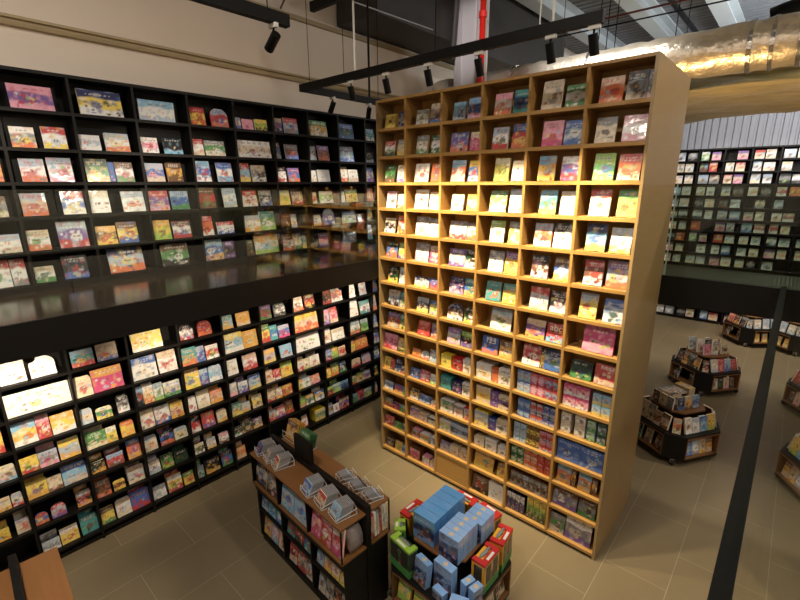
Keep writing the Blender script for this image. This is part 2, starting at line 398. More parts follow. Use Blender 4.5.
L="""
1.2 0.197 0.281 0.240 gyrr
1.3 0.173 0.319 0.170 cxsu^
1.4 0.049 0.108 0.215 bqvr
1.4 0.112 0.217 0.139 xcgx
1.4 0.225 0.321 0.141 qcrq^
1.5 0.031 0.151 0.127 yygk
1.5 0.204 0.323 0.163 qcxr
2.0 0.364 0.581 0.255 xwww
2.0 0.613 0.836 0.215 wwww^
2.1 0.357 0.913 0.237 wwwy
2.2 0.357 0.559 0.254 sywo
2.2 0.561 0.678 0.265 prrw
2.2 0.687 0.901 0.218 gyww
2.3 0.357 0.513 0.169 yyre
2.3 0.515 0.686 0.169 qapm
2.3 0.703 0.895 0.225 yqgq
2.4 0.357 0.540 0.183 yygv
2.4 0.542 0.672 0.166 xcux
2.4 0.680 0.911 0.224 bsxq
2.5 0.366 0.484 0.129 rboy^
2.5 0.513 0.650 0.160 rqvr^
2.5 0.756 0.900 0.184 akgr
2.6 0.369 0.533 0.132 qawq
2.6 0.541 0.715 0.194 wyyr
2.6 0.742 0.913 0.219 tttu
3.0 0.976 1.193 0.188 strg
3.0 1.223 1.432 0.198 xxbo
3.1 0.947 1.126 0.237 cxcr^
3.1 1.132 1.444 0.265 gmmm
3.2 0.948 1.074 0.180 qxqx^
3.2 1.105 1.270 0.141 ceyb^
3.2 1.329 1.454 0.212 kawk^
3.3 0.948 1.165 0.189 eecc
3.3 1.167 1.277 0.188 wyge
3.3 1.322 1.467 0.194 oygg^
3.4 0.947 1.101 0.135 kdgk
3.4 1.121 1.299 0.154 srur
3.4 1.347 1.497 0.258 bogv
3.5 0.953 1.108 0.209 ukou
3.5 1.135 1.263 0.128 ykyr^
3.5 1.302 1.491 0.207 xqcr
3.6 0.947 1.095 0.204 uyey
3.6 1.117 1.283 0.229 xwcq^
3.6 1.285 1.503 0.234 bbrr
4.0 1.591 1.940 0.246 yywx
4.1 1.537 1.831 0.273 bwwx
4.1 1.851 2.077 0.274 xwwr
4.2 1.537 1.626 0.246 sukr
4.2 1.628 1.745 0.259 wcog
4.2 1.748 1.862 0.223 qwle
4.2 1.868 2.077 0.192 wxeb
4.3 1.537 1.709 0.243 cwxr
4.3 1.720 1.903 0.228 wwbr
4.3 1.912 2.075 0.212 yxgr
4.4 1.547 1.695 0.204 qcxo^
4.4 1.737 1.903 0.191 kbok
4.4 1.914 2.083 0.163 qxcd^
4.5 1.537 1.689 0.170 xwqv
4.5 1.709 1.857 0.184 delr
4.5 1.880 2.045 0.155 kddk
4.6 1.540 1.712 0.170 awwq
4.6 1.741 1.926 0.219 wyre
4.6 1.946 2.085 0.176 egyr
5.0 2.161 2.332 0.193 kwrv^
5.0 2.394 2.582 0.194 rror^
5.1 2.127 2.339 0.234 ttog
5.1 2.341 2.451 0.212 qbbv
5.1 2.470 2.645 0.194 wrwe
5.2 2.127 2.341 0.286 gyyb
5.2 2.343 2.460 0.217 qbvq
5.2 2.472 2.657 0.220 qswq^
5.3 2.127 2.252 0.210 wwwr
5.3 2.268 2.442 0.247 cwcx
5.3 2.453 2.629 0.191 oxgo
5.4 2.128 2.267 0.222 krwr
5.4 2.299 2.478 0.219 orvr
5.4 2.513 2.658 0.185 xcgx^
5.5 2.127 2.280 0.147 cuwe
5.5 2.325 2.451 0.151 qwgx
5.5 2.505 2.647 0.154 pwuw
5.6 2.136 2.236 0.167 aqek
5.6 2.263 2.468 0.201 kkgk
5.6 2.507 2.670 0.218 kber
6.0 2.717 2.897 0.190 tsgy
6.0 2.954 3.164 0.189 ggxg
6.1 2.717 3.023 0.276 ysww
6.1 3.025 3.260 0.251 gggx
6.2 2.717 2.905 0.226 wwwx
6.2 2.993 3.219 0.233 xwrm
6.3 2.717 2.860 0.196 wqpx
6.3 2.882 3.031 0.165 wqvb
6.3 3.050 3.247 0.215 bqys
6.4 2.717 2.901 0.201 ttyg^
6.4 2.903 3.036 0.145 qxgs
6.4 3.076 3.240 0.196 cyxk
6.5 2.717 2.859 0.145 kkwe
6.5 2.861 3.044 0.198 kdux
6.5 3.057 3.207 0.155 vkgw
6.6 2.717 2.890 0.185 goxo
7.0 3.309 3.525 0.207 vuer
7.0 3.573 3.777 0.190 kakw^
7.1 3.307 3.476 0.270 eyrr
7.1 3.478 3.609 0.228 tbtt
7.1 3.627 3.827 0.195 qbmr
7.2 3.307 3.535 0.209 gqyv
7.2 3.636 3.851 0.199 ssqo
7.3 3.307 3.462 0.204 cxxr
7.3 3.464 3.608 0.174 rrwr
7.3 3.622 3.831 0.240 lyyo
7.4 3.314 3.480 0.195 xcrx
7.4 3.493 3.607 0.179 cwgo
7.4 3.623 3.800 0.173 grol
7.5 3.307 3.465 0.176 qxrr
7.5 3.472 3.631 0.185 rwvm
7.5 3.638 3.796 0.207 uurg
8.0 3.904 4.114 0.245 xwou
8.0 4.154 4.353 0.226 urky
8.1 3.904 4.403 0.292 yxor
8.2 3.897 4.414 0.290 wwww
8.3 3.897 4.059 0.235 xwrx
8.3 4.061 4.173 0.179 cwlr
8.3 4.180 4.388 0.191 wwxr
8.4 3.897 4.014 0.178 gcye
8.4 4.016 4.172 0.171 qwwe
8.4 4.183 4.371 0.153 oxpr
8.5 3.897 4.044 0.182 elol
8.5 4.056 4.227 0.174 gewb
8.5 4.252 4.448 0.167 bywb
8.6 3.897 4.066 0.196 xwrr
8.6 4.223 4.442 0.201 xeyx#
9.0 4.490 4.699 0.247 ourk
9.0 4.711 4.956 0.264 xowb
9.1 4.487 4.651 0.253 pqvm
9.1 4.672 4.837 0.262 rpxr
9.2 4.491 4.662 0.254 wxwr
9.2 4.692 4.972 0.196 xwww
9.3 4.489 4.670 0.197 bqrk
9.3 4.676 4.809 0.200 glel
9.3 4.826 4.991 0.171 xrxr
9.4 4.487 4.631 0.169 gygy
9.4 4.651 4.805 0.224 egol
9.4 4.829 4.990 0.206 bkew
9.5 4.494 4.653 0.149 lurk
9.5 4.658 4.836 0.162 qelx
9.5 4.844 5.027 0.154 sbnk
9.6 4.487 4.635 0.206 qnqg
9.6 4.645 4.783 0.143 wwwr
9.6 4.796 5.024 0.200 xvrk
10.0 5.102 5.267 0.253 wwww
10.0 5.373 5.546 0.221 wqqr
10.1 5.085 5.328 0.313 wwww
10.1 5.381 5.631 0.236 twtm
10.2 5.107 5.366 0.240 qwoe
10.2 5.390 5.576 0.220 qele
10.3 5.102 5.235 0.207 oygl
10.3 5.247 5.552 0.243 ogoo^
10.4 5.095 5.352 0.155 xxru^
10.4 5.405 5.622 0.193 vqpp
10.5 5.093 5.228 0.157 xerl
10.5 5.239 5.418 0.181 egxd
10.5 5.426 5.607 0.173 qvxu
10.6 5.098 5.253 0.171 seek
10.6 5.262 5.425 0.196 rrvk
10.6 5.431 5.628 0.164 qelx
11.0 5.702 5.839 0.238 bqbo
11.1 5.692 5.815 0.296 xqor
11.2 5.684 5.824 0.286 abxq
11.3 5.692 5.868 0.263 qbqr
11.4 5.685 5.863 0.244 qwbs
11.5 5.683 5.813 0.182 ekyk
11.6 5.683 5.794 0.202 qwrq
"""
O="""
0.0 -4.360 -4.174 0.172 yyyk
0.0 -4.121 -3.990 0.190 nqnx
0.1 -4.379 -4.200 0.196 rwde
0.1 -4.146 -3.997 0.201 axyx
0.2 -4.380 -4.202 0.229 deud
0.2 -4.155 -3.985 0.223 xqvw
0.3 -4.355 -4.175 0.225 pwwk
0.3 -4.147 -3.983 0.183 cwow
0.4 -4.397 -4.202 0.203 xkwk
0.4 -4.151 -3.990 0.245 orow
0.5 -4.370 -4.160 0.223 dbog
0.5 -4.137 -3.991 0.218 lyvy
0.6 -4.340 -4.154 0.231 kdyd
0.6 -4.125 -3.975 0.227 qaww
0.7 -4.342 -4.133 0.225 xqku
0.7 -4.113 -3.981 0.215 taxe
0.8 -4.363 -4.142 0.218 vrxe
0.8 -4.127 -3.987 0.217 teyx
0.9 -4.443 -4.286 0.224 pmrp
0.9 -4.284 -4.177 0.232 pmpm
0.9 -4.165 -3.994 0.207 gxdy
0.10 -4.443 -4.318 0.168 yygd
0.10 -4.316 -4.229 0.166 rrdr
0.10 -4.223 -4.098 0.188 nkqb
0.10 -4.089 -3.976 0.112 qkrw
0.11 -4.443 -4.264 0.122 qbww
0.11 -4.233 -4.071 0.115 bmgr
0.11 -4.069 -3.974 0.111 tsel
0.12 -4.435 -4.290 0.129 tgrk
0.12 -4.280 -4.141 0.098 nmrv
0.12 -4.126 -3.974 0.104 seel
0.13 -4.440 -4.267 0.139 rrrw
0.13 -4.251 -4.077 0.112 eele
0.13 -4.066 -3.974 0.122 qkxg
0.14 -4.442 -4.260 0.141 ukux
0.14 -4.235 -4.092 0.139 gyge
0.14 -4.090 -3.974 0.120 sbsb
1.0 -3.820 -3.633 0.175 awwe
1.0 -3.596 -3.418 0.227 xxbk
1.1 -3.820 -3.640 0.226 axew
1.1 -3.580 -3.416 0.214 dwew
1.2 -3.842 -3.616 0.231 wwcr
1.2 -3.573 -3.414 0.224 ooob
1.3 -3.841 -3.622 0.252 cwwr
1.3 -3.598 -3.412 0.221 xwwo
1.4 -3.824 -3.618 0.251 awxo
1.4 -3.606 -3.417 0.230 awwx
1.5 -3.828 -3.607 0.252 awpp
1.5 -3.581 -3.415 0.224 xmmc
1.6 -3.838 -3.589 0.147 nqyw
1.6 -3.569 -3.418 0.147 bvor
1.7 -3.795 -3.595 0.202 qnyx
1.7 -3.569 -3.416 0.187 byxe
1.8 -3.779 -3.564 0.206 rrro
1.8 -3.538 -3.414 0.205 avox
1.9 -3.873 -3.719 0.119 ogoo
1.9 -3.711 -3.570 0.121 qwok^
1.9 -3.556 -3.425 0.169 awqs
1.10 -3.906 -3.735 0.137 bbbw
1.10 -3.721 -3.564 0.148 rprw
1.10 -3.543 -3.410 0.139 wwlw
1.11 -3.916 -3.762 0.145 kywr
1.11 -3.742 -3.534 0.110 bbqs
1.11 -3.520 -3.413 0.090 wwow^
1.12 -3.905 -3.753 0.151 vpxx#
1.12 -3.745 -3.583 0.112 xwxr#
1.12 -3.567 -3.411 0.110 kwwl#
1.13 -3.864 -3.732 0.128 aupk#
1.13 -3.718 -3.556 0.101 oewg#
1.13 -3.515 -3.400 0.124 qqwb#
1.14 -3.915 -3.720 0.172 pmum#
1.14 -3.662 -3.533 0.124 wxpw#
1.14 -3.519 -3.407 0.103 xwxr#
2.0 -3.252 -3.086 0.199 ssqu
2.0 -3.048 -2.844 0.226 sbpb
2.1 -3.281 -3.033 0.220 bvox
2.1 -3.008 -2.849 0.210 cmmp
2.2 -3.265 -3.063 0.252 soxw
2.2 -3.014 -2.844 0.241 ybsr
2.3 -3.249 -3.077 0.194 cwwl
2.3 -3.023 -2.844 0.201 yxyx
2.4 -3.268 -3.019 0.217 awrw
2.4 -3.004 -2.844 0.201 awoo
2.5 -3.264 -3.027 0.220 vcvw
2.5 -3.018 -2.844 0.225 kdwk
2.6 -3.248 -3.033 0.216 nnpv
2.6 -3.021 -2.844 0.220 tbge
2.7 -3.268 -3.031 0.212 nuwx^
2.7 -3.006 -2.844 0.202 kdyw
2.8 -3.264 -3.059 0.210 vqpg
2.8 -3.042 -2.844 0.201 lkvk
2.9 -3.347 -3.184 0.172 yyyl#
2.9 -3.160 -3.010 0.161 rrrk#
2.9 -2.993 -2.844 0.181 wxwu#
2.10 -3.349 -3.176 0.182 tttd#
2.10 -3.146 -3.005 0.163 nvnp#
2.10 -2.993 -2.844 0.182 wxwk#
2.11 -3.346 -3.141 0.170 exwe#
2.11 -3.116 -2.969 0.160 axwr#
2.11 -2.951 -2.844 0.169 qxrr#
2.12 -3.357 -3.174 0.156 xlwc#
2.12 -3.167 -2.852 0.165 qnqs#
2.13 -3.341 -3.170 0.137 vqxo
2.13 -3.162 -3.017 0.145 xcxr#
2.13 -3.004 -2.844 0.143 xcxr#
3.0 -2.703 -2.501 0.227 pwoo
3.0 -2.473 -2.279 0.236 tbtn
3.1 -2.711 -2.518 0.234 qwrd
3.1 -2.469 -2.284 0.251 broy
3.2 -2.669 -2.485 0.251 cyle
3.2 -2.448 -2.279 0.219 cwpw
3.3 -2.708 -2.495 0.242 eypp
3.3 -2.462 -2.279 0.264 qwww
3.4 -2.688 -2.504 0.251 lwwg
3.4 -2.446 -2.279 0.251 ayyw
3.5 -2.688 -2.496 0.249 awww
3.5 -2.473 -2.279 0.255 vyyo
3.6 -2.707 -2.507 0.232 ttto
3.6 -2.477 -2.279 0.231 tgyl
3.7 -2.620 -2.345 0.263 qxwe
3.8 -2.725 -2.500 0.220 bbob!123
3.8 -2.479 -2.287 0.208 uggw
3.9 -2.784 -2.567 0.199 wcwg#
3.9 -2.557 -2.465 0.180 oooo#
3.9 -2.463 -2.279 0.208 wcwk#
3.10 -2.771 -2.564 0.222 xyxg#
3.10 -2.559 -2.447 0.200 vvvv#
3.10 -2.445 -2.279 0.187 cvxk#
3.11 -2.782 -2.581 0.211 qwyx#
3.11 -2.572 -2.464 0.174 bvnv#
3.11 -2.460 -2.279 0.172 xwck#
3.12 -2.772 -2.625 0.126 cwcx#
3.12 -2.602 -2.439 0.158 wwwe#
3.12 -2.415 -2.279 0.122 wwwb#
3.13 -2.765 -2.474 0.239 ggyt
3.13 -2.414 -2.279 0.209 ugyg
3.14 -2.781 -2.537 0.233 uukr
3.14 -2.515 -2.279 0.248 wwww#
4.0 -2.155 -1.946 0.278 xxxa
4.0 -1.908 -1.706 0.204 ewew
4.1 -2.124 -1.909 0.248 ppmr
4.1 -1.893 -1.699 0.234 bqbw
4.2 -2.144 -1.960 0.253 sgyr
4.2 -1.895 -1.699 0.241 wvrb
4.3 -2.099 -1.916 0.252 stye
4.3 -1.875 -1.699 0.240 xwww
4.4 -2.134 -1.937 0.252 qowr
4.4 -1.916 -1.699 0.261 kwww
4.5 -2.141 -1.945 0.250 kupw
4.5 -1.882 -1.699 0.250 ubyw
4.6 -2.132 -1.918 0.251 rqxw
4.6 -1.892 -1.699 0.235 kkwp
4.7 -2.153 -1.925 0.219 xvgo
4.7 -1.905 -1.699 0.216 rrsr!abc
4.8 -2.172 -1.953 0.247 rrww
4.8 -1.950 -1.908 0.240 kykg
4.8 -1.906 -1.699 0.239 nqbe
4.9 -2.210 -1.699 0.275 G6,2:bqsg,bqsg,rpmq,rpmq,rqrb,rqrb
4.10 -2.182 -1.700 0.243 G6,2:bqbs,bqbs,nrqo,nrqo,nbqv,nbqv
4.11 -2.211 -1.707 0.258 G6,2:qsqx,qsqx,uyuk,uyuk,prqr,prqr
4.12 -2.228 -1.704 0.255 G6,2:deew,deew,ooxr,ooxr,rrro,rrro
4.13 -2.212 -1.720 0.190 G6,1:auak,auak,quak,auak,auqk,auak
4.14 -2.243 -1.998 0.255 G4,1:wnnv,wnnv,wnnv,wnnv
4.14 -1.967 -1.718 0.304 G3,1:yldk,yldk,yldk
5.0 -1.585 -1.380 0.226 xoor
5.0 -1.351 -1.185 0.246 kqxu
5.0 -1.180 -1.132 0.240 kapk
5.1 -1.589 -1.404 0.233 axxk
5.1 -1.346 -1.141 0.230 pwpw
5.2 -1.572 -1.381 0.252 lelb
5.2 -1.347 -1.152 0.240 roco
5.3 -1.575 -1.382 0.259 rccw
5.3 -1.316 -1.136 0.261 elyu
5.4 -1.577 -1.385 0.274 nsyb
5.4 -1.341 -1.150 0.246 qwyw
5.5 -1.562 -1.374 0.257 ruwr
5.5 -1.340 -1.132 0.270 vqog
5.6 -1.573 -1.395 0.267 qyyr
5.6 -1.329 -1.135 0.242 bqwd
5.7 -1.502 -1.190 0.279 mmpp
5.8 -1.600 -1.371 0.199 kden
5.8 -1.344 -1.139 0.220 rrxr
5.9 -1.647 -1.365 0.278 G2,2:mpwr,mpwr
5.9 -1.332 -1.139 0.245 G2,2:sqys,sqys
5.10 -1.644 -1.531 0.255 G1,2:xwxu
5.10 -1.489 -1.372 0.283 G1,2:xwxu
5.10 -1.354 -1.261 0.260 G1,2:eqel
5.10 -1.242 -1.151 0.247 G1,2:dqek
5.11 -1.653 -1.388 0.258 bbbq#
5.11 -1.386 -1.142 0.250 bbbq#
5.12 -1.634 -1.473 0.208 sogt
5.12 -1.467 -1.420 0.213 uguk
5.12 -1.386 -1.243 0.211 sogt
5.12 -1.236 -1.178 0.189 uguk
5.13 -1.660 -1.371 0.223 uavw
5.13 -1.356 -1.162 0.215 uaek
5.14 -1.665 -1.485 0.228 aexu
5.14 -1.477 -1.177 0.268 wavx
"""

OAK_E, UP_E, LOW_E, AMB_E, ROOF_E, DUCT_E, FAR_E, FLOOR_E, EXPO = 450, 200, 72, 205, 380, 200, 60, 300, 0.0

# ---------------------------------------------------------------- the setting
def struct(name, mb, m, **k):
    o = mb.build(name, m, **k); o['kind'] = 'structure'; return o
def quad(vs): return MB().add(vs, [(0, 1, 2, 3)])

struct('floor', MB().box(-6.2, -3.0, -0.1, 6.0, 16.7, 0.0), M['floor'])
struct('wall_left', MB().box(-6.2, -3.0, 0.0, -6.03, 16.7, 8.4), M['beige'])
struct('wall_right', MB().box(6.0, -3.0, 0.0, 6.15, 16.7, 8.4), M['beige'])
struct('wall_front', MB().box(-6.2, -3.15, 0.0, 6.15, -3.0, 8.4), M['beige'])
# far wall of vertical ribbed sheet
mb = MB(); pts = []
x = -6.1; k = 0
while x < 6.0:
    pts += [(x, 16.42), (x + .10, 16.42), (x + .12, 16.46), (x + .16, 16.46)]; x += .18
pts += [(6.1, 16.46), (6.1, 16.6), (-6.1, 16.6)]
struct('wall_back', MB().prism(pts, 0, 8.4), M['corr'])
# roof deck: ribs along x
vs = []; fs = []; y = -3.1; i = 0
while y < 16.8:
    for (dy, dz) in ((0, 0), (.16, 0), (.18, .05), (.22, .05)):
        vs += [(-6.2, y + dy, 8.1 + dz), (6.1, y + dy, 8.1 + dz)]
    y += .24
for k in range(len(vs) // 2 - 1): fs.append((2 * k, 2 * k + 1, 2 * k + 3, 2 * k + 2))
struct('ceiling', MB().add(vs, fs), M['roof'])
for n, xb in enumerate((-4.75, -3.3, -1.95, -0.2, 1.8)):
    mb = MB(); w = .16; hh = 7.72
    mb.prism([(-w, hh), (w, hh), (w, hh + .03), (.02, hh + .05), (.02, 8.04), (w, 8.06), (w, 8.1), (-w, 8.1), (-w, 8.06), (-.02, 8.04), (-.02, hh + .05), (-w, hh + .03)], -3.0, 16.4)
    vs = [(xb + v[0], v[2], v[1]) for v in mb.v]; mb.v = vs
    struct('ceiling_beam', mb, M['steelpaint'])
# wall channels
struct('trim_1', MB().prism([(-6.03, 5.70), (-5.985, 5.705), (-5.97, 5.735), (-6.0, 5.74), (-6.0, 5.765), (-5.97, 5.77), (-5.985, 5.80), (-6.03, 5.805)], -3.0, 16.0), M['ledge'])
o = bpy.data.objects['trim_1']
for v in o.data.vertices: v.co = (v.co.x, v.co.z, v.co.y)
struct('trim_2', MB().box(-6.03, -3.0, 6.54, -5.98, 16.0, 6.60), M['ledge'])

# mezzanine walkway, bridge and fascias
struct('floor_walkway', MB().box(-6.03, -3.0, 2.86, -4.50, 5.93, 3.14), M['walk'])
struct('trim_3', MB().box(-4.50, -3.0, 2.85, -4.47, 4.545, 3.145), M['black'])
mb = MB()
mb.box(-6.03, 5.97, 2.84, 3.2, 7.0, 3.10)
struct('floor_bridge', mb, M['bridge'])
vs = []; fs = []; x = -1.1
while x < 3.2:
    for dx, dz in ((0, .003), (.028, .003), (.030, 0), (.034, 0)):
        vs += [(x + dx, 5.98, 3.10 + dz), (x + dx, 7.0, 3.10 + dz)]
    x += .036
for k in range(len(vs) // 2 - 1): fs.append((2 * k, 2 * k + 2, 2 * k + 3, 2 * k + 1))
struct('trim_4', MB().add(vs, fs), M['bridge'])
struct('trim_5', MB().box(-1.1, 5.93, 2.80, 3.2, 5.97, 3.13), M['black'])
struct('trim_6', MB().box(-6.03, 7.0, 2.80, 3.2, 7.04, 3.14), M['black'])
# deck the viewer leans over, with its dark edge channel
struct('floor_deck', MB().box(-1.6, -2.9, 2.86, 2.5, -0.02, 3.12), M['dark'])
struct('trim_7', MB().box(-0.012, 0.02, 3.03, 0.034, 5.92, 3.16), M['blackmetal'])
# steel column and red riser
cx, cy = -4.83, 7.35
mb = MB(); a = .22; t = .03
mb.prism([(cx - a, cy - .2), (cx - a + t, cy - .2), (cx - a + t, cy - .02), (cx + a - t, cy - .02), (cx + a - t, cy - .2), (cx + a, cy - .2), (cx + a, cy + .2), (cx + a - t, cy + .2), (cx + a - t, cy + .02), (cx - a + t, cy + .02), (cx - a + t, cy + .2), (cx - a, cy + .2)], 0, 8.1)
struct('column', mb, mat('lilac_grey_steel', (190, 184, 186), .5))
o = MB().tube([(-4.52, 7.2, 0), (-4.52, 7.2, 8.05)], .05, 14).build('sprinkler_pipe', M['pipe'], smooth=True)
setp(o, 'red vertical sprinkler pipe beside the grey steel column', 'pipe')
for zc in (3.3, 5.9, 6.9):
    MB().tube([(-4.52, 7.2, zc), (-4.52, 7.2, zc + .09)], .066, 14).build('pipe_coupling', M['pipe'], o)

# ---------------------------------------------------------------- glass balustrades
def balustrade(name, label, along, c, a0, a1, step, z0, z1, gm, off=0.0):
    root = empty(name, (c, a0, z0) if along == 'y' else (a0, c, z0), 0, label, 'balustrade')
    p = 0.0; L = a1 - a0
    while p < L - .05:
        q = min(p + step, L)
        if p == 0 and off: q = off
        if along == 'y': mb = MB().box(-.006, p + .004, 0, .006, q - .004, z1 - z0)
        else: mb = MB().box(p + .004, -.006, 0, q - .004, .006, z1 - z0)
        mb.build('glass_pane', gm, root)
        p = q
    return root
b = balustrade('glass_balustrade', 'clear glass balustrade along the dark walkway below the black shelves', 'y', -4.486, -2.9, 4.54, 1.24, 3.14, 4.172, M['glass'], off=3.77 - 2.4 * 0)
b = balustrade('glass_balustrade', 'greenish glass balustrade along the bridge beyond the oak bookcase', 'x', 5.99, -1.08, 3.1, 1.4, 3.10, 4.18, M['tintglass'])
MB().box(-.014, -.007, 0, 0.0, .007, 1.08).build('edge_strip', M['glassedge'], b)
b = balustrade('glass_balustrade', 'near glass balustrade seen almost edge-on, mirroring the display tables', 'y', 0.018, 0.03, 5.9, 5.9, 3.16, 4.175, M['glass'])

# ---------------------------------------------------------------- bookcases
def black_case(name, label, x_front, x_back, ys, zs, z0, z1, thick=.026):
    root = empty(name, (x_front, ys[0], z0), 0, label, 'bookcase')
    D = x_front - x_back; Y0 = ys[0]
    for y in ys: MB().box(-D, y - Y0 - thick / 2, 0, 0, y - Y0 + thick / 2, z1 - z0).build('upright', M['black'], root)
    for z in zs:
        for a, bb in zip(ys[:-1], ys[1:]):
            MB().box(-D + .012, a - Y0 + thick / 2, z - z0 - .016, -.003, bb - Y0 - thick / 2, z - z0 + .016).build('shelf', M['black'], root)
    MB().box(-D, -thick, z1 - z0, .004, ys[-1] - Y0 + thick, z1 - z0 + .03).build('top_board', M['black'], root)
    MB().box(-D, 0, 0, -D + .012, ys[-1] - Y0, z1 - z0).build('back_panel', M['black'], root)
    MB().box(-D + .02, 0, -.0, -.02, ys[-1] - Y0, .05).build('plinth', M['black'], root)
    return root
XF = -5.73
UYS = [1.40 + .5935 * k for k in range(-4, 9)]
LYS = [0.93 + .59 * k for k in range(-4, 10)]
URZ = [4.905, 4.545, 4.22, 3.885, 3.535, 3.20]
LRZ = [2.54, 2.20, 1.836, 1.495, 1.165, .84, .50, .115]
black_case('wall_bookcase', 'tall black wall bookcase standing on the walkway behind clear glass', XF, -6.0, UYS, URZ, 3.14, 5.25)
black_case('wall_bookcase', 'black wall bookcase on the shop floor under the walkway', XF, -6.0, LYS, LRZ, 0.0, 2.82)

OX = [-4.46, -3.957, -3.383, -2.827, -2.262, -1.682, -1.115]
ORZ = [4.9, 4.545, 4.2, 3.857, 3.51, 3.16, 2.80, 2.45, 2.11, 1.755, 1.42, 1.075, .77, .445, .06]
OYF, OYB = 4.55, 5.93
oak = empty('oak_bookcase', (0, 0, 0), 0, 'towering honey-oak bookcase of six columns standing on the shop floor', 'bookcase')
MB().box(-4.475, OYF, 0, -4.448, OYB, 5.275).build('side_panel', M['oakside'], oak)
MB().box(-1.127, OYF, 0, -1.10, OYB, 5.275).build('side_panel', M['oakside'], oak)
for x in OX[1:-1]: MB().box(x - .014, OYF, .05, x + .014, OYF + .33, 5.25).build('divider', M['oak'], oak)
for i in range(6):
    x0 = OX[i] + .014 if i else -4.448; x1 = OX[i + 1] - .014 if i < 5 else -1.127
    for r_, z in enumerate(ORZ):
        MB().box(x0, OYF + .002, z - .019, x1, OYF + .33, z + .019).build('shelf', M['oakh'], oak, bevel=.002)
MB().box(-4.448, OYF, 5.245, -1.127, OYF + .36, 5.275).build('top_board', M['oakh'], oak)
MB().box(-4.448, OYF + .33, .05, -1.127, OYF + .345, 5.25).build('back_panel', M['oak'], oak)
MB().box(-4.448, OYB - .015, .05, -1.127, OYB, 5.26).build('rear_panel', M['oak'], oak)
MB().box(-4.448, OYF + .03, 0, -1.127, OYB - .03, .04).build('plinth', M['black'], oak)
MB().box(OX[2] + .016, OYF + .012, .08, OX[3] - .016, OYF + .03, .425).build('closed_panel', M['oakh'], oak)

